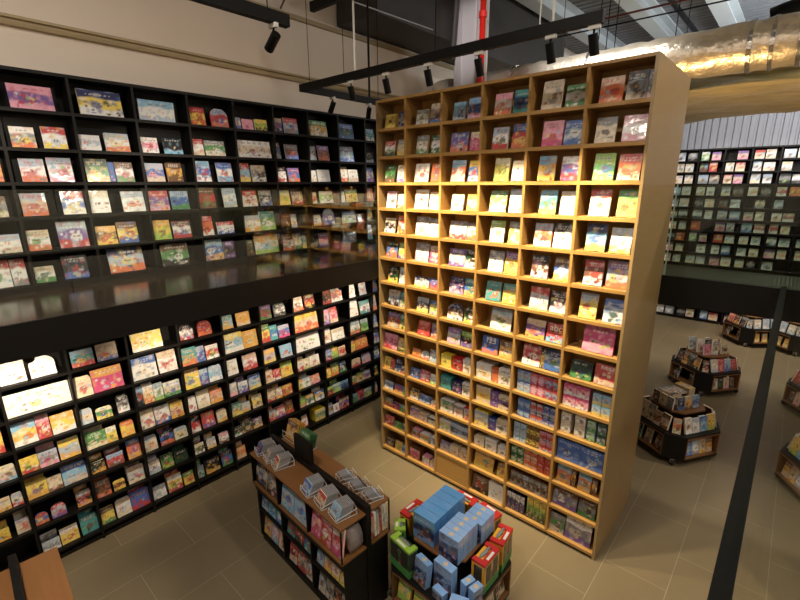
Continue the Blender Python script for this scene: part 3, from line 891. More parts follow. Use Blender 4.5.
# ---------------------------------------------------------------- books on the three bookcases
def parse(s):
    cells = {}
    for ln in s.strip().split('\n'):
        k, a, b, h, c = ln.split()
        cells.setdefault(tuple(int(v) for v in k.split('.')), []).append((float(a), float(b), float(h), c))
    return cells
LEAN = R(11)
seed = 100
def shelfbook(S, key, items):
    global seed
    bay, row = key
    for i, (a, b, h, c) in enumerate(items):
        seed += 1
        txt = ''
        grid = None
        if ':' in c: c, txt = c.split(':', 1)
        if c[0] == 'G': grid, cs = c, txt; txt = ''
        elif '!' in c: c, txt = c.split('!')
        arch = c.endswith('^') and (True if S != 'L' or c[:4] in ('kwrv', 'rror', 'wwww', 'rqvr', 'rboy') else 'soft'); box = c.endswith('#'); code = c.rstrip('^#')
        w = b - a; mid = (a + b) / 2
        if S == 'U': where = '%s on %s shelf, %s bay of upper black bookcase' % (ORD[i], ORD[row], ORD[bay - 1])
        elif S == 'L': where = '%s on %s shelf, %s bay of lower black bookcase' % (ORD[i], ORD[row], ORD[bay - 1])
        else: where = '%s on %s shelf, %s column of oak bookcase' % (ORD[i], ORD[row], ORD[bay])
        z0 = {'U': URZ, 'L': LRZ[1:], 'O': ORZ}[S][row] + (.019 if S == 'O' else .016) + .002
        rz = 0 if S == 'O' else R(90)
        pos = (lambda u, d: (u, OYF + .05 + d, z0)) if S == 'O' else (lambda u, d: (-5.78 - d, u, z0))
        grp = {'U': 'picture books on the upper black bookcase', 'L': 'board books on the lower black bookcase', 'O': 'storybooks on the oak bookcase'}[S]
        if grid:
            nc, nr = [int(v) for v in grid[1:].split(',')]
            codes = cs.split(',')
            cw = w / nc; ch = h / nr
            for q in range(nc):
                for j in range(nr):
                    seed += 1
                    o = card('toy_carton', cw - .006, ch - .004, min(.16, max(.08, cw)), codes[q % len(codes)], 9000 + row * 50 + bay * 7 + (q // 2), cell=.012)
                    x, y, z = pos(a + cw * (q + .5), 0)
                    put(o, (x, y, z + j * ch + .001), rz)
                    st = 'lower' if j == 0 else 'upper'
                    ww = '%s %s carton' % (WORD[codes[q][1]], 'small')
                    lab = 'small %s and %s carton, %s%s, %s shelf, %s oak column' % (WORD[codes[q][0]], WORD[codes[q][3]], (ORD[q] if nc > 1 else ORD[i] + ' stack') + (' stack' if nr > 1 and nc > 1 else ''), (' ' + st) if nr > 1 else '', ORD[row], ORD[bay])
                    if nc <= 2: lab = lab.replace('carton, ', 'carton, %s group, ' % ORD[i]) if len(items) > 1 else lab
                    setp(o, lab, 'carton', 'small cartons on the oak bookcase')
            continue
        if box:
            d = min(.2, max(.07, w * .8))
            o = card('boxed_book_set', w, h, d, code, seed, cell=.014, side=LPAL[code[2]] * .92)
            put(o, pos(mid, 0), rz)
            setp(o, words(code, w, h, False, 'boxed set', where), 'boxed set', grp.replace('storybooks', 'boxed sets'))
        else:
            t = rnd.uniform(.012, .028)
            x, y, z = pos(mid, 0)
            wrap = (seed % 5 == 0) or (S == 'U' and seed % 2 == 0)
            o = book({'U': 'picture_book', 'L': 'board_book', 'O': 'storybook'}[S], w - .002, h, t, code, seed, (x, y, z + t * math.sin(LEAN)), rz, LEAN, arch,
                     pages=(w > .1), m=M['wrap'] if wrap else M['cover'])
            setp(o, words(code, w, h, arch, {'U': 'picture book', 'L': 'board book', 'O': 'storybook'}[S], where), 'book', grp)
            if txt:
                cu = bpy.data.curves.new('title', 'FONT'); cu.body = txt; cu.size = .105; cu.align_x = 'CENTER'; cu.extrude = .0006
                to = bpy.data.objects.new('title_text', cu); COL.objects.link(to)
                me = bpy.data.meshes.new_from_object(to.evaluated_get(bpy.context.evaluated_depsgraph_get()))
                bpy.data.objects.remove(to); me.materials.clear(); me.materials.append(M['page'])
                tx = bpy.data.objects.new('title_lettering', me); COL.objects.link(tx); tx.parent = o
                tx.location = (0, -.0015, h * (.62 if h < .3 else .6)); tx.rotation_euler = (R(90), 0, 0)
            # copies kept behind the front one on the low shelves
            if S == 'L' and row >= 3 and h < .24 and not arch and seed % 3 != 0 and w > .1:
                h2 = min(.285, h + rnd.uniform(.035, .07))
                seed += 1
                o = card('board_book', w - .012, h2, .02, code[2] + code[1] + code[0] + code[3], seed, cell=.02)
                put(o, (x - .10, y, z + .004), rz, R(6))
                setp(o, words(code[2] + code[1] + code[0] + code[3], w, h2, False, 'board book', 'behind the ' + where.replace('of lower', 'lower')), 'book', grp)
for S, txt in (('U', U), ('L', L), ('O', O)):
    for key, items in parse(txt).items(): shelfbook(S, key, items)

# ---------------------------------------------------------------- far bookcase
FX = [-3.7 + .62 * k for k in range(9)]
FRZ = [4.79, 4.47, 4.14, 3.80, 3.46, 3.12, 2.78, 2.44, 2.10, 1.76, 1.42, 1.08, .74, .40, .06]
FYF = 16.0
far = empty('far_bookcase', (0, FYF, 0), 0, 'long black bookcase against the grey ribbed far wall', 'bookcase')
for x in FX: MB().box(x - .015, 0, 0, x + .015, .34, 5.12).build('upright', M['black'], far)
for z in FRZ: MB().box(FX[0], .003, z - .018, FX[-1], .34, z + .018).build('shelf', M['black'], far)
MB().box(FX[0], 0, 5.10, FX[-1], .36, 5.14).build('top_board', M['black'], far)
MB().box(FX[0], .34, 0, FX[-1], .36, 5.1).build('back_panel', M['black'], far)
fr = random.Random(21)
codes = ['wxwo', 'qaww', 'rxco', 'awxa', 'xwco', 'kauk', 'wwwa', 'qqaw', 'axpu', 'aqcw', 'xwcu', 'awkq', 'wwcr', 'aqwk', 'xrwa', 'cwxu', 'kaka', 'uxak', 'wlew', 'gyyo', 'sqbw', 'orry', 'vxpm']
for r_, z in enumerate(FRZ):
    if 9 < r_ < 14: continue
    for k in range(1, 8):
        x = FX[k] + .05; q = 0
        while True:
            w = fr.choice((.19, .21, .23, .24))
            if x + w > FX[k + 1] - .02: break
            if fr.random() < .04: x += w; continue
            code = fr.choice(codes); h = fr.uniform(.225, .265)
            o = card('display_book', w, h, .03, code, fr.randrange(10 ** 6), cell=.05, gridmin=(4, 5))
            put(o, (x + w / 2, FYF + .06, z + .026), 0, R(8))
            setp(o, words(code, w, h, False, 'book', '%s on %s shelf, %s bay of far bookcase' % (ORD[q], ORD[r_], ORD[k - 1])), 'book', 'books on the far bookcase')
            x += w + fr.uniform(.03, .08); q += 1

# ---------------------------------------------------------------- display tables on casters
def octagon(a, c): return [(-c, -a), (c, -a), (a, -c), (a, c), (c, a), (-c, a), (-a, c), (-a, -c)]
def octa_table(loc, rz, label):
    root = empty('display_table', loc, rz, label, 'display table', 'octagonal display tables')
    A, C = .535, .315
    MB().prism(octagon(A, C), .07, .10).build('base_board', M['black'], root)
    MB().prism(octagon(A, C), .44, .47).build('table_top', M['black'], root, bevel=.003)
    P = octagon(A, C)
    for i in (1, 3, 5, 7):
        (x0, y0), (x1, y1) = P[i], P[(i + 1) % 8]
        n = Vector((y1 - y0, x0 - x1, 0)).normalized() * .02
        MB().prism([(x0, y0), (x1, y1), (x1 - n.x, y1 - n.y), (x0 - n.x, y0 - n.y)], .10, .44).build('corner_panel', M['black'], root)
    MB().box(-.28, -.28, .10, .28, .28, .44).build('core', M['black'], root)
    for k in range(4):
        ca, sa = math.cos(k * math.pi / 2), math.sin(k * math.pi / 2)
        mb = MB(); W, Z0, Z1, T = C, .10, .44, .02
        outer = [(-W, Z0), (W, Z0), (W, Z1), (-W, Z1)]; inner = [(-W + T, Z0 + T), (W - T, Z0 + T), (W - T, Z1 - T), (-W + T, Z1 - T)]
        vs = []
        for yy in (-A - .003, -A + .22):
            vs += [(x, yy, z) for x, z in outer] + [(x, yy, z) for x, z in inner]
        fs = []
        for i in range(4):
            j = (i + 1) % 4
            fs += [(i, j, 4 + j, 4 + i), (8 + j, 8 + i, 12 + i, 12 + j), (4 + i, 4 + j, 12 + j, 12 + i), (j, i, 8 + i, 8 + j)]
        mb.add([(x * ca - y * sa, x * sa + y * ca, z) for x, y, z in vs], fs)
        mb.build('niche_frame', M['walnut'], root)
    for (x, y) in ((-.415, -.415), (.415, -.415), (.415, .415), (-.415, .415)):
        c = MB().tube([(x - .018, y, .008), (x + .018, y, .008)], .047, 12).build('caster', M['rubber'], root)
        MB().box(x - .026, y - .02, .0, x + .026, y + .02, .072).build('fork', M['chrome'], c)
    MB().prism(octagon(.30, .19), .47, .72).build('upper_tier', M['black'], root)
    MB().prism(octagon(.325, .205), .72, .745).build('tier_top', M['walnut'], root, bevel=.003)
    return root
def on(root, p, rz=0.0):
    c, s = math.cos(root.rotation_euler.z), math.sin(root.rotation_euler.z)
    return (root.location.x + p[0] * c - p[1] * s, root.location.y + p[0] * s + p[1] * c, root.location.z + p[2]), root.rotation_euler.z + rz
def lay(root, p, rz, w, h, t, code, label, lean=0.0, group='books on the display tables', name='novel', flat=False):
    global seed
    seed += 1
    o = book(name, w, h, t, code, seed, (0, 0, 0), pages=not flat)
    loc, r = on(root, p, rz)
    if flat: o.location = (loc[0] + math.sin(r) * h / 2, loc[1] - math.cos(r) * h / 2, loc[2] + t); o.rotation_euler = (R(-90), 0, r)
    else: put(o, (loc[0], loc[1], loc[2] + t * math.sin(lean)), r, lean)
    setp(o, label, 'book', group)
    return o
def fill_table(root, who, front, left, seedn, stacks):
    q = random.Random(seedn)
    # niches: front (-y) and left (-x)
    for side, rz, cs in (('front', 0, front), ('left', R(-90), left)):
        for i, c in enumerate(cs):
            u = (-.2 + .4 * i / max(1, len(cs) - 1))
            p = (u, -.50, .122) if side == 'front' else (-.50, -u, .122)
            lay(root, p, rz, .12, .22, .03, c, '%s book with %s art, %s in the %s niche of %s' % (WORD[c[1]], WORD[c[3]] if c[3] != c[1] else WORD[c[0]], ORD[i], side, who), R(10))
    # lower ledge all round
    for side in range(4):
        for i, c in enumerate(stacks[side]):
            n = len(stacks[side]); u = (-.215 + .43 * i / max(1, n - 1)) if n > 1 else 0
            ang = side * math.pi / 2; px, py = u, -.46
            p = (px * math.cos(ang) - py * math.sin(ang), px * math.sin(ang) + py * math.cos(ang), .472)
            lay(root, p, ang, q.uniform(.125, .138) if n > 3 else .16, q.uniform(.22, .27), q.uniform(.02, .04), c, '%s book with %s art, %s on the %s ledge of %s' % (WORD[c[1]], WORD[c[3]] if c[3] != c[1] else WORD[c[0]], ORD[i], ('front', 'right', 'rear', 'left')[side], who), R(q.uniform(10, 16)))
def corner_books(root, who, cs):
    for i, (c, ang) in enumerate(zip(cs, (-45, 45, 225))):
        a = R(ang); r_ = .56
        lay(root, (r_ * math.sin(a), -r_ * math.cos(a), .472), a, .11, .235, .025, c, '%s book leaning on the %s corner ledge of %s' % (WORD[c[1]], ('front-left', 'front-right', 'rear-left')[i], who), R(13))
def top_pile(root, who, items):
    for i, (x, y, rz, n, w, h, cs) in enumerate(items):
        z = .747
        for j in range(n):
            c = cs[j % len(cs)]; t = .03
            lay(root, (x, y, z + .0005), R(rz), w, h, t, c, '%s book, %s from bottom in %s pile on %s' % (WORD[c[1]], ORD[j], ORD[i], who), name='novel', flat=True)
            z += t + .001
t1 = octa_table((-.96, 7.75, .04), R(57.7), 'nearest octagonal black table right of the oak bookcase, blue books on its ledge')
fill_table(t1, 'nearest octagonal table', ['bsbq', 'qwaq', 'xxgu', 'ugxg'], ['ktek', 'xcuk', 'uxuk'], 3,
           [['wxwu', 'qwwq', 'bssb', 'gylg'], ['kuka', 'yxgu'], ['aqak', 'kuka'], ['xcxa', 'acxk', 'xuxo', 'ucuo']])
top_pile(t1, 'nearest octagonal table', [(-.155, .03, 4, 7, .19, .27, ['xuxu', 'xcuk', 'axka', 'uxuk']), (.055, .08, -5, 6, .15, .24, ['kaqk', 'qkqa', 'axqa']), (.23, .10, 6, 7, .14, .25, ['gxyu', 'xxcu'])])
for i, (x, c) in enumerate(((-.17, 'nkbn'), (-.03, 'xguk'), (.12, 'sbqb'))):
    lay(t1, (x, -.23, .747), 0, .12, .2, .03, c, '%s book standing %s along upper tier front of nearest octagonal table' % (WORD[c[1]], ORD[i]), R(8))
corner_books(t1, 'nearest octagonal table', ['xocu', 'kwkg', 'xcxu'])
for i, (y, c) in enumerate(((-.13, 'kukx'), (.0, 'xcxu'), (.13, 'aqak'))):
    lay(t1, (-.305, -y, .747), R(-90), .115, .19, .03, c, '%s book standing %s along upper tier left edge of nearest octagonal table' % (WORD[c[1]], ORD[i]), R(4))
t2 = octa_table((-.95, 10.72, .04), R(52), 'middle octagonal black table with a red book on its front ledge')
fill_table(t2, 'middle octagonal table', ['xwxk', 'kdke', 'xxpr', 'uuka'], ['kaku', 'ukuk'], 5,
           [['xwqx', 'rrrp', 'qsbv', 'rrur'], ['kuka', 'rrkr'], ['aqak', 'kuka'], ['kuku', 'ukgo', 'akuk', 'ugko']])
q = random.Random(9)
for i in range(9):
    c = ['mmpm', 'axwk', 'xuxk', 'wxwm', 'kaku', 'uoxk', 'qawq', 'xkxu', 'axqm'][i]
    lay(t2, (-.22 + .2 * (i % 3) + q.uniform(-.02, .02), -.22 + .18 * (i // 3), .747), R(q.uniform(-12, 12)), .135, q.uniform(.2, .3), .04, c,
        '%s book, %s in the %s row on top of middle octagonal table' % (WORD[c[1]], ORD[i % 3], ('front', 'centre', 'back')[i // 3]), R(q.uniform(3, 10)))
corner_books(t2, 'middle octagonal table', ['ukxo', 'rrxr', 'kaku'])
t3 = octa_table((-.44, 14.75, .04), R(41), 'farthest octagonal black table, glossy grey books on top, before the far bookcase')
fill_table(t3, 'farthest octagonal table', ['gyxg', 'xgyx', 'gxxg'], ['kaku', 'ukuk'], 8,
           [['xwqx', 'qqwq', 'qsbv'], ['kuka', 'aqka'], ['aqak', 'kuka'], ['orro', 'ukgo', 'akuk']])
for i in range(6):
    c = ['rrxr', 'qwqa', 'xuxk', 'aqaw', 'kaku', 'uoxk'][i]
    lay(t3, (-.2 + .2 * (i % 3), -.16 + .24 * (i // 3), .747), R(q.uniform(-20, 20)), .15, .21, .04, c,
        '%s book, %s in the %s row on top of farthest octagonal table' % (WORD[c[1]], ORD[i % 3], ('front', 'back')[i // 3]), R(q.uniform(4, 14)))

corner_books(t3, 'farthest octagonal table', ['axqk', 'qwqa', 'xuxk'])

# ---------------------------------------------------------------- toy table in front of the oak bookcase
t4 = octa_table((-2.115, 3.12, .04), 0, 'octagonal table heaped with pale blue toy boxes before the oak bookcase')
def carton(name, x0, y0, z0, x1, y1, z1, code, label, group, sidecol='q', rz=0.0, lean=0.0):
    """toy box with printed front facing -y"""
    global seed
    seed += 1
    o = card(name, x1 - x0, z1 - z0, y1 - y0, code, 700 + len(code) + ord(code[1]), cell=.014, side=LPAL[sidecol], m=M['wrap'])
    put(o, ((x0 + x1) / 2, y0, z0 + (y1 - y0) * math.sin(lean)), rz, lean)
    setp(o, label, 'toy box', group)
    return o
BLUE = lin((92, 160, 224)); PALEB = lin((138, 180, 234))
LPAL['1'] = np.array(BLUE); LPAL['2'] = np.array(PALEB)
WORD['1'] = 'blue'; WORD['2'] = 'pale-blue'
def seal(o, w, t, h):   # round emblem printed on a box top
    MB().tube([(0, t / 2, h - .001), (0, t / 2, h + .0012)], .024, 14).build('emblem', M['backs']['x'], o)
for i in range(5):
    carton('toy_box', -2.36, 2.83 + i * .107, .787, -2.105, 2.83 + i * .107 + .104, 1.07, '1n1u', 'large sky-blue toy box, %s from the front of the tall row on toy table' % ORD[i], 'large blue toy boxes', '1')
for i in range(4):
    o = carton('toy_box', -2.035, 2.815 + i * .084, .787, -1.815, 2.815 + i * .084 + .081, 1.045, '2nnu', 'pale blue toy box with round emblem, %s in middle row on toy table' % ORD[i], 'pale blue toy boxes', '2')
    seal(o, .22, .081, 1.045 - .787)
for i in range(3):
    o = carton('toy_box', -1.995, 3.165 + i * .084, .787, -1.785, 3.165 + i * .084 + .081, 1.01, '2nnu', 'pale blue toy box, %s in the back row on the toy table' % ORD[i], 'pale blue toy boxes', '2')
    seal(o, .21, .081, 1.01 - .787)
# loose blue boxes on the front and right ledges
for i, (x, y, z, w, t, h, rz, ln) in enumerate(((-1.90, 2.695, .515, .21, .085, .30, -4, 0), (-2.115, 2.615, .515, .17, .07, .25, -10, 8), (-1.665, 2.61, .515, .16, .08, .13, 20, 0),
                                               (-1.66, 2.80, .515, .12, .07, .2, 75, 0), (-1.575, 2.80, .515, .12, .07, .19, 78, 0), (-1.885, 2.60, .515, .13, .07, .10, -8, 0))):
    o = carton('toy_box', x - w / 2, y, z, x + w / 2, y + t, z + h, '2nu2',
               ['upright pale blue toy box standing tallest on the front ledge of toy table', 'leaning pale blue toy box left of the tallest one on front ledge', 'low pale blue toy box at the front right corner of toy table',
                'turned pale blue toy box nearest the corner on right ledge', 'turned pale blue toy box beside the dinosaur boxes on right ledge', 'small pale blue packet lying before the tallest box on front ledge'][i], 'pale blue toy boxes', '2', R(rz), R(ln))
    if h > .15: seal(o, w, t, h)
def dino_box(x, y, z, rz, w, d, h, label, rim='r', body='g'):
    global seed
    seed += 1
    root = empty('dinosaur_box', (x, y, z), rz, label, 'toy box', 'windowed dinosaur toy boxes')
    b = card('printed_carton', w, h * .94, d, body + body + 'e' + 'u', 3300 + seed, cell=.014, side=LPAL[body] * .9, parent=root)
    b.location = (0, -d / 2, 0)
    MB().box(-w / 2 - .001, -d / 2 - .001, 0, w / 2 + .001, d / 2 + .001, h * .26).build('green_base', M['backs']['e'], root)
    for k in (-1, 1): MB().box(k * w * .23 - w * .15, -d / 2 - .003, h * .3, k * w * .23 + w * .15, -d / 2 + .004, h * .86).build('window', M['window'], root)
    for k in (-1, 1): MB().box(k * w / 2 - .004, -d * .3, h * .3, k * w / 2 + .004, d * .3, h * .86).build('window', M['window'], root)
    mb = MB()
    poly = [(-w / 2 - .002, -d / 2 - .002), (w / 2 + .002, -d / 2 - .002), (w / 2 + .002, d / 2), (w / 2 - .05, d / 2), (w / 2 - .05, -d / 2 + .055), (-w / 2 + .05, -d / 2 + .055), (-w / 2 + .05, d / 2), (-w / 2 - .002, d / 2)]
    mb.prism(poly, h * .93, h).build('printed_rim', M['backs'][rim], root)
    MB().box(-w * .22, -d / 2 + .01, h - .004, w * .22, -d / 2 + .035, h + .0012).build('emblem', M['backs']['w'], root)
    MB().tube([(-w * .3, d * .2, h * .94), (-w * .15, d * .15, h * .97), (w * .08, d * .1, h * .97), (w * .2, d * .1, h * 1.0), (w * .28, d * .05, h * .99)], [.006, .016, .02, .012, .014], 10).build('dinosaur_toy', M['backs']['a'], root, smooth=True)
    return root
M['window'] = mat('box_window_film', (62, 56, 50), .12, noise=.6, nscale=30)
dino_box(-1.665, 3.06, .515, R(90), .27, .14, .33, 'red-rimmed dinosaur box nearest on the right ledge of the toy table')
dino_box(-1.675, 3.37, .515, R(97), .26, .14, .33, 'red-rimmed dinosaur box second along the right ledge of toy table')
dino_box(-1.94, 3.57, .515, R(172), .25, .13, .33, 'red-rimmed dinosaur box on the rear ledge behind pale blue boxes')
dino_box(-2.23, 3.575, .515, R(180), .25, .13, .33, 'red-rimmed dinosaur box on the rear ledge behind the large blue boxes')
dino_box(-2.565, 3.07, .515, R(-92), .27, .13, .33, 'red-rimmed dinosaur box on the left ledge of the toy table')
dino_box(-2.35, 2.67, .515, R(-8), .28, .11, .31, 'lime-rimmed animal box at the front left of the toy table', 'l', 'd')
dino_box(-2.53, 2.82, .515, R(-48), .15, .11, .31, 'lime-rimmed animal box at the left corner of the toy table', 'l', 'e')
for side, rz, cs in (('front', 0, ['lyll', 'lyel', 'uxku']), ('right', R(90), ['ukuo', 'axuk', 'xuxk'])):
    for i, c in enumerate(cs):
        u = -.2 + .2 * i
        p = (u, -.50, .122) if side == 'front' else (.50, u, .122)
        lay(t4, p, rz, .16, .22, .03, c, '%s book, %s in the %s niche of the toy table' % (WORD[c[1]], ORD[i], side), R(10))

# ---------------------------------------------------------------- gondolas
GL = 1.70
def gondola(loc, rz, label):
    root = empty('gondola_shelf', loc, rz, label, 'gondola shelf', 'double-sided gondola shelves')
    for nm, y0, y1 in (('front', 0.0, .30), ('rear', .355, .61)):
        MB().box(0, y0, 1.18, GL, y1, 1.20).build('counter_top', M['walnut'], root, bevel=.002)
        MB().box(0, y0, .80, GL, y1, .82).build('niche_floor', M['walnut'], root)
        for k in range(4):
            x = k * GL / 3; x = min(max(x, .009), GL - .009)
            if k == 3: # open right end with a thin black post
                MB().box(GL - .012, y0 if y0 == 0 else y1 - .012, .82, GL, (y0 if y0 == 0 else y1 - .012) + .012, 1.18).build('post', M['blackmetal'], root)
            else: MB().box(x - .008, y0 + .005, .82, x + .008, y1 - .005, 1.18).build('upright', M['blackmetal'], root)
        yo = .03 if nm == 'front' else 0; yi = .03 if nm == 'rear' else 0
        for z in (.08, .44):
            MB().box(.03, y0 + yo, z, GL - .0, y1 - yi, z + .02).build('shelf', M['black'], root)
        MB().box(.02, y0 + yo - .01, .72, GL, y1 - yi, .80).build('header_rail', M['black'], root)
        for x in (.04, GL / 3, 2 * GL / 3, GL - .012): MB().box(x - .01, y0 + yo, .10, x + .01, y1 - yi, .72).build('lower_upright', M['black'], root)
        MB().box(.03, y0 + yo + .02, 0, GL, y1 - yi - .02, .08).build('plinth', M['black'], root)
    MB().box(-.06, .30, 0, GL + .01, .355, 1.27).build('divider_panel', M['black'], root)
    return root
G1P, GRZ = (-4.29, 2.18, 0), R(-3.07)
g1 = gondola(G1P, GRZ, 'black gondola shelf with brown counters holding wire racks, centre of floor')
g2 = gondola((-4.33, -.245, 0), GRZ, 'second gondola shelf with an empty brown counter nearest the camera')
MB().box(.47, .312, 1.27, .80, .343, 1.52).build('sign_panel', M['black'], g1)
o = MB().box(1.0, .312, 1.27, 1.3, .343, 1.4).build('sign_panel', M['black'], g2)
gi = 0
def pack(root, p, rz, w, h, t, code, label, lean, grp):
    lay(root, p, rz, w, h, t, code, label, lean, grp, name='activity_pack')
tiers = [('upper niche', .822, .3, [['kxkb', 'uakx'], ['sqsb', 'qsqb'], ['mpmr', 'prrw', 'wrmp']], .27, .0),
         ('middle shelf', .462, .22, [['sbqt', 'btsb', 'qsbw'], ['kutr', 'trku', 'kbtr'], ['bsqv', 'yxgr', 'xwyr', 'egyx']], .15, .03),
         ('bottom shelf', .102, .26, [['gxyr', 'qpsw', 'xcxo'], ['rrxk', 'rxrk', 'kqxr'], ['kqxu', 'xaxk', 'ukxo', 'qxax']], .15, .03)]
for nm, z, h, bays, w, yo in tiers:
    for b_, cs in enumerate(bays):
        n = len(cs)
        for i, c in enumerate(cs):
            x0 = b_ * GL / 3; x = x0 + (.02 if nm == 'upper niche' else .045) + (GL / 3 - .065) * (i + .5) / n
            ww = min(w, (GL / 3 - .065) / n - .01)
            pack(g1, (x, .03 + yo, z + .001), 0, ww, h, .03, c, '%s pack with %s print, %s on %s, %s bay of centre gondola' % (WORD[c[1]], WORD[c[3]] if c[3] != c[1] else WORD[c[0]], ORD[i], nm, ORD[b_]), R(9), 'activity packs in the gondola front')
# right end: bags in the front niche, spines in the rear niche
for i in range(3):
    c = ['xwpx', 'wxpw', 'pwxw'][i]
    mb = MB(); 
    s = .11
    vs = []; 
    for k, zz in enumerate((0, .06, .14, .2, .235)):
        dd = (.028, .045, .045, .03, .006)[k]; ww = (.07, .082, .082, .08, .075)[k]
        vs += [(-ww, -dd, zz), (ww, -dd, zz), (ww, dd, zz), (-ww, dd, zz)]
    fs = [(0, 3, 2, 1), (16, 17, 18, 19)]
    for k in range(4):
        for j in range(4): fs.append((4 * k + j, 4 * k + (j + 1) % 4, 4 * k + 4 + (j + 1) % 4, 4 * k + 4 + j))
    o = mb.add(vs, fs).build('gift_bag', M['plastic'], smooth=True)
    loc, r = on(g1, (GL - .065 - i * .095, .2, .828), R(90)); o.location = loc; o.rotation_euler = (R(-6), 0, r)
    setp(o, 'white wrapped bag, %s from the open end of the centre gondola' % ORD[i], 'bag', 'white wrapped bags in the gondola end')
for i in range(7):
    c = ['xwrw', 'rxur', 'wxww', 'axxa', 'urru', 'xwcu', 'wqxw'][i]
    lay(g1, (GL - .02, .385 + i * .038, .822), R(90), .032, .26, .16, c, '%s upright book, %s in rear niche at the centre gondola end' % (WORD[c[1]], ORD[i]), R(2), 'upright books in the gondola end', flat=True) if False else None
    o = card('activity_book', .03, .26, .17, c, 4000 + i, cell=.012, side=LPAL[c[0]])
    loc, r = on(g1, (GL - .03, .382 + i * .034, .834), R(90)); put(o, loc, r, R(3))
    setp(o, '%s upright book, %s along the rear niche at the centre gondola end' % (WORD[c[1]] if c[1] != 'w' else 'white-edged', ORD[i]), 'book', 'upright books in the gondola end')

def wire_rack(root, p, rz, cs, label, who, w=.12, h=.1, n=9, tilt=24):
    """small white wire holder with a row of thin packs"""
    loc, r = on(root, p, rz)
    rk = empty('wire_rack', loc, r, label, 'wire rack', 'white wire racks on the gondola')
    L_ = n * .016 + .075
    MB().tube([(-w / 2, -L_ / 2, .004), (w / 2, -L_ / 2, .004), (w / 2, L_ / 2, .004), (-w / 2, L_ / 2, .004), (-w / 2, -L_ / 2, .004)], .003, 6).build('base_wire', M['wire'], rk)
    for s in (-1, 1):
        MB().tube([(-w * .4, s * L_ / 2, .004), (-w * .4, s * L_ / 2 + s * .0 , .07), (w * .4, s * L_ / 2, .07), (w * .4, s * L_ / 2, .004)], .003, 6).build('end_loop', M['wire'], rk)
    MB().tube([(-w / 2, -L_ / 2, .004), (-w / 2, -L_ / 2, .03), (-w / 2, L_ / 2, .06), (-w / 2, L_ / 2, .004)], .0028, 6).build('side_wire', M['wire'], rk)
    MB().tube([(w / 2, -L_ / 2, .004), (w / 2, -L_ / 2, .03), (w / 2, L_ / 2, .06), (w / 2, L_ / 2, .004)], .0028, 6).build('side_wire', M['wire'], rk)
    base = None
    for j in range(n):
        c = cs if j == 0 else 'a' + cs[1] + 'a' + cs[3]
        if base is None or j == 1:
            base = card('card_pack', w - .02, h, .011, c, 500 + ord(cs[0]) + j, cell=.012, side=LPAL[('a' if j else cs[1])])
            o = base
        else:
            o = base.copy(); COL.objects.link(o)
        q = Vector((0, -L_ / 2 + .012 + j * .016, .009))
        cc, ss = math.cos(r), math.sin(r)
        put(o, (loc[0] - q.y * ss, loc[1] + q.y * cc, loc[2] + q.z), r, R(tilt))
        setp(o, '%s card pack, %s in the %s' % (WORD[cs[1]], ORD[j] + ' from the front', who), 'card pack', 'card packs in ' + who)
for i, (x, cs) in enumerate(((.10, 'bnbr'), (.30, 'xaxp'), (.48, 'rxar'))):
    wire_rack(g1, (x, .15, 1.2005), R(-14), cs, 'white wire rack of %s packs, %s on left half of centre gondola' % (WORD[cs[1]], ORD[i]), '%s rack on left half of gondola' % ORD[i], w=.14, h=.12)
for i, (x, cs) in enumerate(((1.07, 'bqbs'), (1.31, 'rxao'), (1.54, 'qsqa'))):
    wire_rack(g1, (x, .15, 1.2005), R(-10), cs, 'white wire rack of %s packs, %s on right half of centre gondola' % (WORD[cs[1]], ORD[i]), '%s rack on right half of gondola' % ORD[i], w=.17, h=.125)
for i, (x, cs) in enumerate(((1.17, 'bqnw'), (1.38, 'akqk'), (1.58, 'aqka'))):
    wire_rack(g1, (x, .49, 1.2005), R(165), cs, 'white wire rack of %s packs, %s on rear counter of centre gondola' % (WORD[cs[1]], ORD[i]), '%s rack on rear counter of gondola' % ORD[i], w=.13, n=7, tilt=35)
for i, (x, c) in enumerate(((.10, 'uggx'), (.36, 'edeu'))):
    rt, rr = on(g1, (x, .52, 1.2005), R(0))
    rk = empty('magazine_rack', rt, rr, 'wire magazine rack of %s books, %s on rear counter of centre gondola' % (WORD[c[1]], ORD[i]), 'magazine rack', 'magazine racks on the gondola')
    MB().tube([(-.12, -.07, .004), (-.12, -.07, .09), (.12, -.07, .09), (.12, -.07, .004)], .003, 6).build('front_loop', M['wire'], rk)
    MB().tube([(-.12, -.07, .004), (-.12, .08, .004), (.12, .08, .004), (.12, -.07, .004), (-.12, -.07, .004)], .003, 6).build('base_wire', M['wire'], rk)
    for j in range(4):
        o = card('magazine', .22, .2 - j * .012 if i else .22 - j * .01, .012, c, 880 + i * 9 + j, cell=.014)
        cc, ss = math.cos(rr), math.sin(rr); yy = -.045 + j * .03
        put(o, (rt[0] - yy * ss, rt[1] + yy * cc, rt[2] + .008), rr, R(18))
        setp(o, '%s magazine, %s from the front in the %s magazine rack' % (WORD[c[1]], ORD[j], ORD[i]), 'magazine', 'magazines on the gondola')

